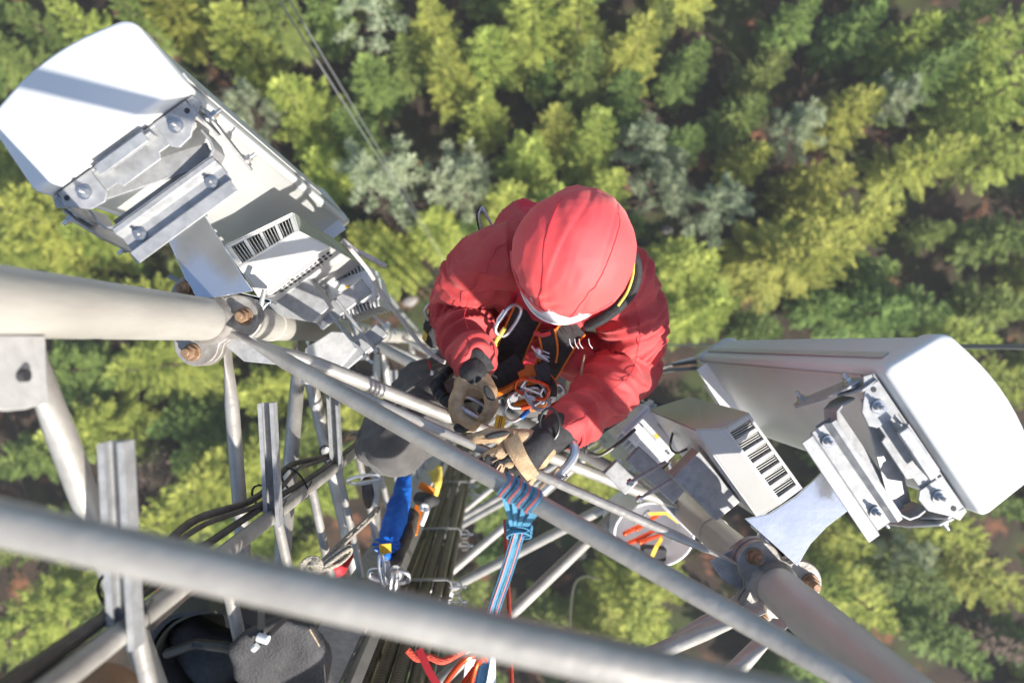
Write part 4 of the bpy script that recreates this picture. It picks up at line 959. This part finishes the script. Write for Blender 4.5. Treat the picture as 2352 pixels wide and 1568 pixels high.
# cuff, black back panel, tan strap with stitching, piping between fingers
cb = MB(); cb.chain([P(1292,985,1.7370), wl, P(1238,1012,1.6970)], [.050,.046,.038]); cf = blob('cuff', cb, 'black', glL, .006, 4, lambda c, n_: .002*noise.noise(c*25))
q = MB(); q.tube([P(1262,975,1.6650)+V((.024*math.cos(a), .040*math.sin(a), .004*math.cos(a))) for a in [6.283*k/20 for k in range(20)]], .0035, 6, closed=True); q.build('cuff_closure', 'blackrub', cf)
bp_ = MB()
bp_.chain([P(1245,1015,1.6750), P(1205,1062,1.6470), P(1182,1085,1.6370)], [.034,.022,.012]); bp_.chain([P(1245,1015,1.6750), P(1150,1065,1.6370)], [.030,.011]); bp_.chain([P(1245,1020,1.6750), P(1210,1095,1.6470)], [.030,.013]); bp_.chain([P(1135,1060,1.6310),P(1205,1105,1.6460)],[.012,.012])
for i, k_ in enumerate(kn):
    dirv = (P(1085,1115,1.6750)-P(1180,1040,1.6650)).normalized(); bp_.chain([k_+V((0,0,.004)), k_+dirv*(.017,.019,.017,.013)[i]+V((0,0,-.006))], [.0150, .0140])
blob('back_panel', bp_, 'black', glL, .005, 3, lambda c, n_: .0007*math.sin(c.x*1400))
q = MB(); bs = spline(PS((1172,1002,1.6390),(1188,1040,1.6155),(1206,1070,1.6145),(1225,1096,1.6260)), 8); q.ribbon(bs, [.044-.010*i/(len(bs)-1) for i in range(len(bs))], .005, V((-.1,-.12,1))); q.build('leather_strap', 'tan', glL, bevel=.0015)
q = MB()
for s_ in (-.013,.013): q.tube([p+V((s_*.85, s_*.45+.0, .0035)) for p in bs[2:-2]], .0007, 5)
q.build('stitching', 'seam', glL)
for a, b_ in (((1136,1094,1.6160),(1150,1070,1.6120)), ((1160,1114,1.6180),(1174,1092,1.6130)), ((1190,1128,1.6260),(1200,1108,1.6210))):
    q = MB(); A, B = P(*a), P(*b_); m_ = (B-A).normalized(); s_ = m_.cross(ZZ).normalized()*.0045
    q.tube(spline([A-s_-m_*.02, A-s_, B-s_*.8, B+m_*.004, B+s_*.8, A+s_, A+s_-m_*.02], 4), .0019, 6); q.build('finger_piping', 'seam', glL)
q = MB(); q.tube(spline(PS((1188,1010,1.6430),(1170,1018,1.6320),(1178,1032,1.6230),(1160,1045,1.6210),(1130,1062,1.6170)), 5), .0009, 5); q.tube(spline(PS((1160,1006,1.6320),(1130,1010,1.6300),(1105,1008,1.6400),(1090,1012,1.6500)), 5), .0009, 5); q.build('stitching', 'seam', glL)
q = MB(); q.sphere(P(1142,998,1.6320), (.030,.0085,.008), (V((.98,.2,0)), V((-.2,.98,0)), ZZ)); q.build('thumb_patch', 'black', glL)
# right hand: fist closed round a snap link, tunnel of the fist towards the viewer
g_ = MB(); wr = P(1094,846,1.845)
g_.sphere(P(1090,880,1.80), (.050,.030,.034)); g_.chain([wr, P(1090,876,1.81)], [.034,.036])
for i in range(4):
    o_ = V((-.0035*i, -.0085*i, -.023*i)); k_ = 1-.04*i
    finger(g_, [p+o_ for p in PS((1062,886,1.782),(1047,918,1.764))], .0205*k_, .0190*k_)
    finger(g_, [p+o_ for p in PS((1047,918,1.764),(1056,950,1.762))], .0190*k_, .0172*k_)
    finger(g_, [p+o_ for p in PS((1056,950,1.762),(1078,968,1.768),(1094,968,1.774))], .0172*k_, .0145*k_)
finger(g_, PS((1108,874,1.80),(1126,900,1.766)), .027, .0215)
finger(g_, PS((1126,900,1.766),(1130,930,1.750)), .0215, .0188)
finger(g_, PS((1130,930,1.750),(1119,954,1.747),(1108,962,1.750)), .0188, .0140)
g_.chain(PS((1066,884,1.80),(1108,880,1.80)), [.028,.029]); g_.chain(PS((1070,900,1.795),(1110,897,1.79)), [.020,.022])
glR = blob('glove', g_, 'tan', person, .0042, 3, gf, label='worn tan glove closed in a fist round a silver snap link')
q = MB(); q.chain(PS((1070,905,1.90),(1098,945,1.90)), [.034,.034]); blob('palm_shade_fill', q, 'blackrub', glR, .007, 3)  # black palm filler: shade in the hollow of the fist put into colour
cb = MB(); cb.chain([P(1090,836,1.84), P(1090,850,1.82), P(1088,866,1.80)], [.044,.043,.038]); cf = blob('cuff', cb, 'black', glR, .006, 4, lambda c, n_: .002*noise.noise(c*25))
q = MB(); q.sphere(P(1060,982,1.80), (.022,.014,.012)); q.build('finger_knit', 'black', glR)
q = MB(); q.sphere(P(1124,905,1.741), (.011,.026,.007), (V((.88,.47,0)), V((-.47,.88,0)).cross(ZZ).cross(ZZ)*-1, ZZ)); q.build('thumb_patch', 'black', glR)
q = MB(); q.tube(spline(PS((1066,895,1.775),(1085,890,1.768),(1104,896,1.762),(1116,912,1.752)), 5), .0009, 5); q.tube(spline(PS((1055,880,1.79),(1080,872,1.785),(1106,878,1.775)), 5), .0009, 5); q.build('stitching', 'seam', glR)
# ------------------------------------------------------------------ climbing hardware
carabiner('snap_link', 'silver snap link held inside the fist of the worn glove', P(1086,934,1.768), P(1125,956,1.765)-P(1052,915,1.765), V((.3,.62,.70)), .078, .045, .0045)
t = thing('braided_lanyard', 'black ribbed lanyard sleeve looping from the thigh to the fist', 'lanyard', P(1025,880,1.93))
pts = spline(PS((1045,842,2.0),(1022,860,1.94),(1006,880,1.90),(1010,902,1.87),(1032,922,1.84),(1052,930,1.82)), 14); q = MB(); q.tube(pts, [.0175*(1+.14*math.cos(i*1.9)) for i in range(len(pts))], 14); q.build('sleeve', 'blackrub', t)
carabiner('snap_link', 'large silver snap link on the chest beside the white helmet rim', P(1168,735,1.86), V((-.55,-.8,-.1)), V((.5,-.3,.8)), .095, .052, .0055)
t = thing('accessory_rope', 'yellow green knotted cord hanging from the chest snap link', 'cord', P(1140,790,1.9)); q = MB(); q.tube(spline(PS((1160,752,1.86),(1148,770,1.865),(1138,785,1.87),(1130,805,1.88)), 6), .006, 8); q.sphere(P(1133,792,1.872), .011); q.build('cord', 'yellow', t)
for i, (x, y, d_, lg, nr, mm, gt, lb) in enumerate(((1205,915,1.93,(.95,.25,0),(.1,-.4,1),'steelc','redc','silver snap link at the belt nearest the fist'),(1232,905,1.92,(.5,-.86,0),(.2,.2,1),'steelc','steelc','upright silver snap link in the middle of the belt'),
        (1222,893,1.90,(1,-.3,0),(0,-.6,1),'redc','steelc','orange red snap link at the top of the belt cluster'),(1262,912,1.95,(.9,.5,0),(0,-.3,1),'steelc','redc','silver snap link at the belt nearest the sleeve'),(1190,935,1.98,(.7,.7,0),(-.3,-.3,1),'steelc','blue','small silver snap link low at the belt with a blue gate'))):
    carabiner('snap_link', lb, P(x,y,d_), lg, nr, .095, .055, .0048, mm, 'snap links clipped at the belt', gt)
t = thing('belt_hardware', 'steel swivel bars and rings at the belt between the gloves', 'hardware', P(1225,890,1.93)); q = MB(); q.tube(PS((1196,888,1.90),(1240,905,1.90)), .004, 8); q.tube(PS((1240,905,1.90),(1248,890,1.89)), .004, 8); q.tube(PS((1196,888,1.90),(1210,870,1.89)), .004, 8); q.build('bar', 'steelc', t)
q = MB(); q.cyl(P(1178,912,1.95), V((.3,0,1)), .014, .012, 14); q.sphere(P(1245,918,1.95), (.013,.016,.01)); q.build('ring', 'steelc', t)
t = thing('orange_pouch', 'orange fabric pouch under the belt snap links', 'pouch', P(1220,935,2.0)); q = MB(); q.sphere(P(1218,930,2.0), (.05,.02,.02), nu=16, nv=8); q.build('pouch', 'orange', t)
t = thing('orange_sling', 'orange webbing strip with black lines between the two gloves', 'sling', P(1148,985,1.86)); q = MB(); a_ = PS((1152,955,1.85),(1146,982,1.84),(1141,1012,1.87)); q.ribbon(a_, .028, .003, V((.3,0,1))); q.build('webbing', 'label', t)
q = MB(); [q.ribbon([p+V((s_,0,.003)) for p in a_], .0016, .001, V((.3,0,1))) for s_ in (-.003,.003)]; q.build('woven_line', 'black', t)
carabiner('scaffold_hook', 'big grey steel scaffold hook beside the glove gripping the brace', P(1248,1074,1.72), V((.72,.69,.1)), V((-.5,.4,.75)), .19, .09, .012)
# tan and yellow pouch at the hip (left of the sleeve)
t = thing('tool_holster', 'black and yellow holster at the hip beside the red sleeve', 'pouch', P(985,750,2.1)); q = MB(); q.prism(PS((992,700,2.12),(972,745,2.12),(970,780,2.12),(990,800,2.12),(1020,792,2.12),(1015,710,2.12)), V((.0,0,-.06))); q.build('body', 'bag', t, bevel=.006)
q = MB(); q.prism(PS((1000,705,2.10),(992,728,2.10),(1004,742,2.10),(1012,712,2.10)), V((0,0,-.02))); q.prism(PS((972,756,2.11),(982,768,2.11),(978,784,2.11),(969,778,2.11)), V((0,0,-.02))); q.build('trim', 'yellow', t)
q = MB(); q.tube(spline(PS((984,735,2.09),(976,715,2.08),(984,700,2.08),(992,706,2.09)), 5), .005, 8); q.build('hook', 'steelc', t)
# ropes
def rope(nm, lb, pts, r_, m='rope', n=8, strands=0, tw=24):
    sp_ = spline(pts, 10); q = MB(); q.tube(sp_, r_, n)
    return tag(q.build(nm, m), lb, 'rope')
rope('rope', 'pale flecked rope running from the antenna bottom down to the climber hip', PS((800,566,2.0),(846,622,2.05),(880,680,2.1),(930,745,2.12),(975,800,2.1),(1010,826,2.08),(1024,832,2.08)), .0065, 'ropew')
rope('rope', 'short white rope end sticking out beside the bottom of the shadow-crossed antenna', PS((786,552,2.2),(815,575,2.2),(850,592,2.2),(886,612,2.22)), .009, 'ropew')
rope('cable', 'thin grey cable behind the pale rope', PS((858,640,3.2),(900,690,3.6),(932,730,4.1),(960,760,5.0)), .012, 'wire')
def vrope(lb, x, y, d_, r_, m='wire'):
    p = P(x, y, d_); q = MB(); q.tube([V((p.x, p.y, H+1.4)), V((p.x, p.y, .2))], r_, 8); tag(q.build('steel_rope', m), lb, 'rope')
vrope('thicker of the two plumb grey ropes hanging over the forest', 640, 0, 4.4, .0065)
vrope('thinner of the two plumb grey ropes hanging over the forest', 664, 0, 5.2, .006)
vrope('plumb grey rope passing behind the antenna with the plain cap', 2300, 796, 2.9, .011)
rope('cable', 'white cable leaving the bottom of the plain-capped antenna', PS((1600,822,2.6),(1540,838,2.75),(1480,856,3.0),(1400,880,3.5)), .008, 'white')
rope('cable', 'grey cable below the white one at the bottom of the plain-capped antenna', PS((1604,846,2.6),(1540,850,2.7),(1470,862,3.0)), .008, 'wire')
rope('cable', 'dark cable looping from the radio units to behind the red sleeve', PS((1640,955,2.3),(1590,945,2.35),(1540,938,2.4),(1480,930,2.45),(1430,905,2.5),(1410,880,2.6)), .009, 'coax')
rope('cable', 'dark cable loop rising in a curve to the plain-capped antenna bottom', PS((1545,940,2.42),(1480,915,2.45),(1464,880,2.5),(1490,850,2.55),(1560,836,2.6),(1605,830,2.6)), .007, 'coax')
rope('cable', 'black wire bent round the bracket beside the red sleeve', PS((1345,1040,2.1),(1352,1015,2.05),(1395,985,2.05),(1440,955,2.05)), .0045, 'coax')
rope('cable', 'black wire under the bent one by the mast leg', PS((1352,1042,2.1),(1380,1045,2.1),(1425,1015,2.1),(1460,985,2.1)), .0055, 'coax')
rope('cable', 'thin black wire on the white power unit', PS((1560,945,2.2),(1548,985,2.18),(1540,1025,2.18),(1555,1040,2.15),(1580,1030,2.12)), .004, 'coax')
rope('cable', 'thin black wire between the pale cover plate and the leg', PS((1540,1060,2.1),(1520,1080,2.1),(1515,1100,2.1)), .003, 'coax')
rope('cable', 'wire loop low among the trees below the blue sling', PS((1308,1470,5.5),(1310,1400,5.5),(1320,1340,5.5),(1345,1322,5.5),(1375,1330,5.5)), .010, 'olive')
# blue shock pack and black lanyard in the tower
t = thing('shock_absorber', 'blue sheathed shock absorber pack standing inside the ladder rails', 'shock absorber', P(905,1200,2.3))
q = MB(); pts = PS((928,1100,2.42),(918,1150,2.36),(905,1200,2.28),(893,1240,2.22),(882,1262,2.2)); q.chain(pts, [.027,.036,.041,.033,.018])
def crump(c, n_): return .004*noise.noise(c*14)+.0015*(1-abs(noise.noise(c*24))*4)
blob('sheath', q, 'blue', t, .006, 3, crump)
q = MB()
for k in range(9):
    a = 6.283*k/9; c = P(888,1250,2.19); q.prism([c, c+V((math.cos(a)*.045, math.sin(a)*.045*.6, .012)), c+V((math.cos(a+.5)*.047, math.sin(a+.5)*.03, .004))], V((0,0,-.003)))
q.build('frill', 'blue', t); q = MB(); q.sphere(P(884,1283,2.2), (.026,.045,.03)); q.build('end_loop', 'blue', t)
q = MB(); q.prism(PS((870,1250,2.15),(898,1248,2.15),(898,1270,2.15),(872,1274,2.15)), V((0,0,-.003))); lb_ = q.build('warning_tag', 'label', t)
q = MB(); tri = [P(876,1268,2.146), P(883,1255,2.146), P(890,1267,2.146)]; q.tube(tri, .0008, 5, closed=True); q.build('warning_triangle', 'black', lb_)
t = thing('energy_lanyard', 'dark crumpled lanyard sleeve beside the blue pack', 'lanyard', P(930,1230,2.3)); pts = PS((942,1185,2.35),(938,1215,2.3),(925,1250,2.24),(910,1285,2.2),(898,1308,2.17)); q = MB(); q.chain(pts, [.030,.028,.022,.021,.017]); blob('sleeve', q, 'coax', t, .006, 2, lambda c, n_: .005*noise.noise(c*40))
t = thing('yellow_straps', 'yellow and black straps with an orange tab hanging beyond the blue pack', 'strap', P(1000,1110,2.9)); q = MB(); q.chain(PS((1008,1075,2.9),(1004,1110,2.85),(998,1140,2.85)), [.015,.020,.013]); q.chain(PS((992,1085,2.9),(996,1105,2.9)), [.013,.010]); blob('strap', q, 'yellow', t, .007, 2, lambda c, n_: .005*noise.noise(c*30))
q = MB(); q.box(P(980,1122,2.8), .07, .03, .01, (V((.85,-.5,0)), V((.5,.85,0)), ZZ)); q.build('tab', 'orange', t)
q = MB(); q.chain(PS((965,1145,2.8),(985,1150,2.75),(1000,1150,2.8)), [.03,.03,.02]); blob('pouch', q, 'bag', t, .008, 2)
t = thing('orange_hook', 'white and orange hook hanging between the blue pack and the ribbed cables', 'hook', P(958,1195,2.6)); q = MB(); q.ribbon(PS((962,1165,2.6),(956,1190,2.55),(948,1225,2.5)), .035, .012, V((.3,0,1))); q.build('strap', 'orange', t)
q = MB(); q.tube(spline(PS((968,1205,2.5),(978,1180,2.5),(980,1165,2.5),(972,1160,2.5),(968,1172,2.5)), 5), .009, 8); q.build('hook', 'white', t)
carabiner('snap_link', 'steel snap link seen edge on at the foot of the blue pack', P(893,1322,2.12), V((1,-.12,0)), V((0,-.5,1)), .125, .05, .0075)
carabiner('snap_link', 'upright slim snap link under the warning tag of the blue pack', P(878,1310,2.08), V((-.1,1,.1)), V((1,0,.3)), .10, .032, .0048)
carabiner('swivel_link', 'curved steel swivel bow hanging below the edge-on snap link', P(902,1345,2.05), V((.1,1,.1)), V((1,0,.2)), .09, .045, .007)
t = thing('pulley_block', 'small steel pulley block at the foot of the blue pack', 'pulley', P(905,1318,2.1)); q = MB(); q.cyl(P(905,1318,2.1), V((.6,.2,.6)), .026, .012, 20); q.cyl(P(905,1318,2.1), V((.6,.2,.6)), .010, .022, 12); q.build('sheave', 'cast', t); q = MB(); q.prism(PS((880,1290,2.09),(894,1290,2.09),(896,1312,2.09),(882,1314,2.09)), V((0,0,-.012))); q.build('strap_end', 'greylabel', t)
t = thing('steel_tray', 'thin bent steel plate beneath the snap link next to the rail', 'plate', P(870,1320,2.3)); q = MB(); q.prism(PS((872,1300,2.3),(905,1300,2.3),(905,1348,2.2),(842,1352,2.2)), V((0,0,-.004))); q.build('plate', 'cast', t, bevel=.001)
# knee hardware left of the knee
carabiner('snap_link', 'pale blue snap link below the knee on the ladder stile', P(835,1100,2.25), V((1,.15,0)), V((0,-.7,.7)), .105, .04, .0055)
t = thing('rope_grab', 'small dark rope grab hanging below the knee', 'rope grab', P(845,1130,2.4)); q = MB(); q.chain(PS((842,1105,2.35),(846,1135,2.35),(846,1160,2.4)), [.018,.022,.014]); blob('body', q, 'coax', t, .007, 2)
# beige knotted rope
t = thing('knotted_rope', 'beige braided rope bundle with a big round knot beside the ladder', 'rope', P(716,1300,1.9))
q = MB()
for k in range(5):
    o_ = V((.006*math.cos(k*1.3), .006*math.sin(k*1.3), .004*math.cos(k*2.1))); q.tube([p+o_+V((rnd.uniform(-.002,.002),)*3) for p in spline(PS((735,1300,1.92),(775,1258,2.0),(820,1215,2.1),(850,1188,2.16),(868,1168,2.2)), 7)], .0048, 8)
    q.tube([p+o_*1.2 for p in spline(PS((735,1308,1.92),(775,1292,1.95),(800,1270,1.98),(800,1258,1.97),(782,1268,1.95),(740,1300,1.92)), 6)], .0042, 8)
q.build('strands', 'rope', t); q = MB(); c = P(716,1300,1.88)
for k in range(6):
    a0 = k*.5; x = V((math.cos(a0*.5), math.sin(a0*.5), .3*math.sin(a0))).normalized(); y = V((-math.sin(a0*.5), math.cos(a0*.5), .3)).normalized()
    q.tube([c+(x*math.cos(a)+y*math.sin(a))*(.010+.0035*k)+V((0,0,.004*math.sin(2*a+k)+.002*(6-k))) for a in [6.283*i/18 for i in range(18)]], .0048, 8, closed=True)
q.tube(spline(PS((710,1305,1.88),(700,1325,1.87),(690,1345,1.86),(684,1370,1.85)), 5), .009, 8); q.build('knot', 'rope', t)
t = thing('red_bag', 'dark red bag low behind the knotted rope', 'bag', P(775,1290,2.5)); q = MB(); q.chain(PS((768,1300,2.6),(800,1262,2.65)), [.05,.035]); blob('sack', q, 'redbag', t, .01, 3, lambda c, n_: .006*noise.noise(c*15))
# blue sling choked round the long brace
t = thing('blue_sling', 'light blue webbing sling with red stripes choked round the long brace', 'sling', P(1205,1160,1.3))
A, B = P(548,768,1.60), P(2215,1712,.93); ax = (B-A).normalized()
def onbrace(px):
    lo, hi = 0, 1
    for _ in range(40):
        md = (lo+hi)/2
        if S(A.lerp(B, md))[0] < px: lo = md
        else: hi = md
    return A.lerp(B, lo)
X, Y, _ = frame(ax)
for k in range(4):
    q = MB(); c0 = onbrace(1163+k*20); pts = [c0+ax*(.004*math.sin(a*2)+.010*math.sin(a))+(X*math.cos(a)+Y*math.sin(a))*(.0215+.001*(k % 2)) for a in [6.283*i/24 for i in range(25)]]
    nr = [(X*math.cos(a)+Y*math.sin(a)) for a in [6.283*i/24 for i in range(25)]]
    q.ribbon(pts, .0145, .003, nr); o = q.build('wrap', 'slingblue', t)
    q = MB(); q.ribbon([p+n_*.0018 for p, n_ in zip(pts, nr)], .0042, .0012, nr); q.build('stripe', 'slingred', o)
q = MB(); kc = P(1192,1218,1.42)
for k in range(3): q.ribbon([kc+V((.026*math.cos(a), .012*math.sin(a)+.010*(k-1), .014*math.sin(a+k))) for a in [6.283*i/16 for i in range(17)]], .013, .003, [V((math.cos(a), math.sin(a), .3)) for a in [6.283*i/16 for i in range(17)]])
for (x0, x1) in ((1160,1180),(1185,1188),(1210,1195),(1232,1204)):
    a_ = onbrace(x0)+V((0,-.02,-.02)); q.ribbon(spline([a_, a_.lerp(P(x1,1205,1.41), .6)+V((0,0,.006)), P(x1,1210,1.42)], 4), .015, .003, V((0,-.3,1)))
q.build('knot', 'slingblue', t)
q = MB()
for k, (x0, x1, x2) in enumerate(((1182,1154,1118),(1189,1161,1125),(1196,1167,1131),(1203,1175,1138))):
    q.ribbon(spline(PS((x0,1218,1.42),(x1,1310,1.43+k*.01),(x2,1420,1.46),(x2-14,1500,1.50),(x2-30,1590,1.5)), 6), .0095, .0028, V((.5-.3*k, -.2, .8)))
tl2 = q.build('tails', 'slingblue', t)
q = MB()
for k, (x0, x1, x2) in enumerate(((1184,1156,1120),(1201,1173,1136))):
    q.ribbon([p+V((0,0,.002)) for p in spline(PS((x0,1218,1.418),(x1,1310,1.427+k*.01),(x2,1420,1.456),(x2-14,1500,1.496)), 6)], .0024, .0022, V((.4, -.2, .8)))
q.build('stripe', 'slingred', tl2)
rope('rope', 'thin red rope running straight down beyond the blue sling', PS((1160,1195,2.6),(1164,1290,2.4),(1170,1420,2.2),(1176,1600,2.0)), .007, 'ropered')
t = thing('red_rope_coil', 'red braided rope with a flat red strap beside the orange red snap links', 'rope', P(1000,1520,1.6)); q = MB(); q.tube(spline(PS((935,1492,1.6),(958,1512,1.6),(985,1508,1.6),(1015,1518,1.6),(1045,1505,1.62),(1070,1490,1.65)), 6), .008, 10); q.build('rope_loop', 'ropered', t)
q = MB(); q.ribbon(PS((962,1490,1.5),(985,1540,1.48),(1020,1600,1.46)), .016, .003, V((0,0,1))); q.build('strap', 'redbag', t)
carabiner('snap_link', 'orange red snap link with orange gate next to the red braided rope', P(1058,1552,1.5), V((.55,.8,.2)), V((.5,-.3,.8)), .12, .055, .0065, 'redc', None, 'redc')
carabiner('snap_link', 'orange red snap link with silver gate in front of the white plate', P(1096,1562,1.5), V((.2,.95,.2)), V((.8,-.1,.6)), .12, .04, .006, 'redc', None, 'steelc')
t = thing('white_plate', 'white rectangular plate behind the orange red snap links', 'plate', P(1100,1560,2.0)); q = MB(); q.prism(PS((1070,1490,1.9),(1138,1490,1.9),(1140,1600,1.9),(1060,1600,1.9)), V((0,0,-.02))); q.build('plate', 'white', t, bevel=.003)
t = thing('white_cover', 'white angular cover far down right of the ribbed cables', 'cover', P(1030,1360,3.4)); q = MB(); q.prism(PS((1004,1335,3.4),(1028,1330,3.4),(1042,1362,3.4),(1030,1400,3.4),(1000,1398,3.4)), V((0,0,-.12))); q.build('shell', 'white', t, bevel=.01)
rope('cable', 'short black cable bent right of the white angular cover', PS((1030,1325,3.5),(1050,1360,3.5),(1078,1408,3.5)), .011, 'coax')
# bucket with tools under the right leg
t = thing('tool_bucket', 'white round tool bucket with red handled tools under the mast leg', 'bucket', P(1500,1225,2.9)); c = P(1502,1228,2.62)
q = MB(); n_ = 32; rr = [[c+V((math.cos(6.283*i/n_)*r_, math.sin(6.283*i/n_)*r_*.8, z_)) for i in range(n_)] for r_, z_ in ((.155,0),(.150,-.3),(.143,-.3),(.148,-.004),(.148,0))]; q.loft(rr, caps=False, closed=True)
q.prism([c+V((math.cos(6.283*i/n_)*.148, math.sin(6.283*i/n_)*.118, -.18)) for i in range(n_)], V((0,0,-.01))); q.build('wall', 'white', t, smooth=50)
q = MB(); q.tube([c+V((math.cos(6.283*i/n_)*.155, math.sin(6.283*i/n_)*.124, 0)) for i in range(n_)], .005, 8, closed=True); q.build('rim', 'white', t)
q = MB()
for a, b_ in (((1435,1225,2.6),(1500,1190,2.66)), ((1440,1250,2.6),(1510,1215,2.66)), ((1462,1215,2.62),(1515,1180,2.66)), ((1470,1245,2.6),(1525,1225,2.66))): q.chain(PS(a, b_), [.0095,.007])
q.build('tool_handles', 'redc', t); q = MB(); q.box(P(1500,1268,2.66), .10, .05, .05, (V((.95,-.1,0)), V((.1,.95,0)), ZZ)); q.build('battery', 'bag', t, bevel=.006); q = MB(); q.ribbon(PS((1492,1290,2.58),(1508,1255,2.57),(1520,1235,2.60)), .015, .003, V((0,0,1))); q.ribbon(PS((1490,1180,2.6),(1530,1178,2.6),(1560,1200,2.6)), .012, .003, V((0,0,1))); q.build('webbing', 'label', t)
q = MB(); q.tube(PS((1440,1180,2.55),(1462,1160,2.5)), .006, 8); q.tube(PS((1458,1202,2.55),(1490,1172,2.5)), .006, 8); q.build('screwdriver', 'bolt', t)
rope('pole', 'short pale rod end poking out beside the sky-mirroring arm plate', PS((388,634,2.2),(425,652,2.2),(470,672,2.2)), .008, 'wire')
# ------------------------------------------------------------------ the viewer's own gear at the bottom left
t = thing('tool_bag', 'dark grey tool bag with a stitched flap beneath the blurred close bar', 'bag', P(600,1520,1.5))
q = MB(); c = P(480,1520,1.45); q.loft([[c+V((math.cos(a)*(r_*1.15+.011*math.sin(3*a+1)+.006*math.sin(7*a)), math.sin(a)*(r_+.010*math.sin(2*a+2)), z_+.012*math.sin(3*a)+.006*math.sin(8*a))) for a in [6.283*i/60 for i in range(60)]] for r_, z_ in ((.115,.0),(.118,-.12),(.10,-.3),(.094,-.3),(.108,-.12),(.106,0))], caps=False, closed=True); q.build('bucket_wall', 'bag', t, smooth=60)
q = MB(); q.chain([c+V((-.07,.02,-.08)), c+V((.0,-.03,-.06)), c+V((.07,.0,-.08))], [.05,.06,.05]); blob('lining', q, 'black', t, .009, 3, lambda c_, n_: .012*noise.noise(c_*18))
q = MB(); q.ribbon([c+V((math.cos(a)*.120, math.sin(a)*.105, -.03)) for a in [R(10+i*9) for i in range(20)]], .05, .006, [V((math.cos(a), math.sin(a), .1)) for a in [R(10+i*9) for i in range(20)]]); q.build('inner_band', 'olive', t)
q = MB(); pz = PS((555,1460,1.30),(640,1425,1.30),(715,1440,1.32),(745,1500,1.34),(755,1600,1.36),(600,1640,1.34),(540,1560,1.32),(520,1490,1.31)); q.prism(pz, V((0,0,-.04))); fl2 = blob('flap', q, 'bag', t, .008, 6, lambda c_, n_: .012*noise.noise(c_*9)+.005*noise.noise(c_*26))
q = MB(); q.tube(spline([p.lerp(P(640,1520,1.31), .05)+V((0,0,.001)) for p in pz[2:5]], 6), .0013, 6); q.build('stitching', 'tandark', fl2)
q = MB(); q.ribbon(PS((600,1400,1.26),(600,1440,1.275),(590,1478,1.285)), .012, .004, V((0,0,1))); q.ribbon(PS((665,1410,1.27),(625,1450,1.28),(590,1482,1.285)), .010, .004, V((0,0,1))); q.build('drawstring', 'blackrub', fl2)
q = MB(); q.cyl(P(604,1466,1.27), V((.9,-.2,.2)), .008, .02, 12); q.cyl(P(586,1486,1.28), V((.6,.5,.2)), .006, .012, 12); q.build('cord_end', 'white', fl2)
q = MB(); q.chain(PS((385,1500,1.40),(450,1478,1.36),(520,1486,1.34),(560,1500,1.33)), [.010]*4); q.build('rim_piping', 'blackrub', t)
q = MB(); q.chain(PS((372,1520,1.55),(380,1600,1.5)), [.05,.05]); q.chain(PS((560,1545,1.6),(600,1650,1.5)), [.07,.07]); blob('side_pocket', q, 'bag', t, .01, 3)
t = thing('leather_boot', 'blurred tan suede boot toe poking in below the ladder stile', 'boot', P(220,1600,1.2)); q = MB(); q.chain([P(210,1640,1.06), P(240,1680,1.08), P(260,1800,1.12)], [.075,.085,.09]); q.chain([P(130,1665,1.10), P(330,1660,1.10)], [.05,.06]); blob('toe', q, 'brown', t, .009, 5)
q = MB(); q.chain([P(262,1830,1.10), P(262,1860,.98)], [.08,.085]); blob('shaft', q, 'brown', t, .012, 3)
# ------------------------------------------------------------------ even haze volume added to lift the forest's dark tones
m = MB(); m.box((0, 0, (H+4-1.9)/2), 120, 120, H+4+1.9)
hz = m.build('haze', 'white'); hm = bpy.data.materials.new('added_haze'); hm.use_nodes = True; hn = hm.node_tree
hn.nodes.remove(hn.nodes['Principled BSDF']); pv = hn.nodes.new('ShaderNodeVolumePrincipled'); pv.inputs['Color'].default_value = (.93,.95,.97,1)
pv.inputs['Density'].default_value = .0008; pv.inputs['Anisotropy'].default_value = 0; hn.links.new(pv.outputs[0], hn.nodes['Material Output'].inputs['Volume'])
hz.data.materials.clear(); hz.data.materials.append(hm); hz['kind'] = 'stuff'; hz['label'] = 'thin even haze added over the forest to pale its tones'
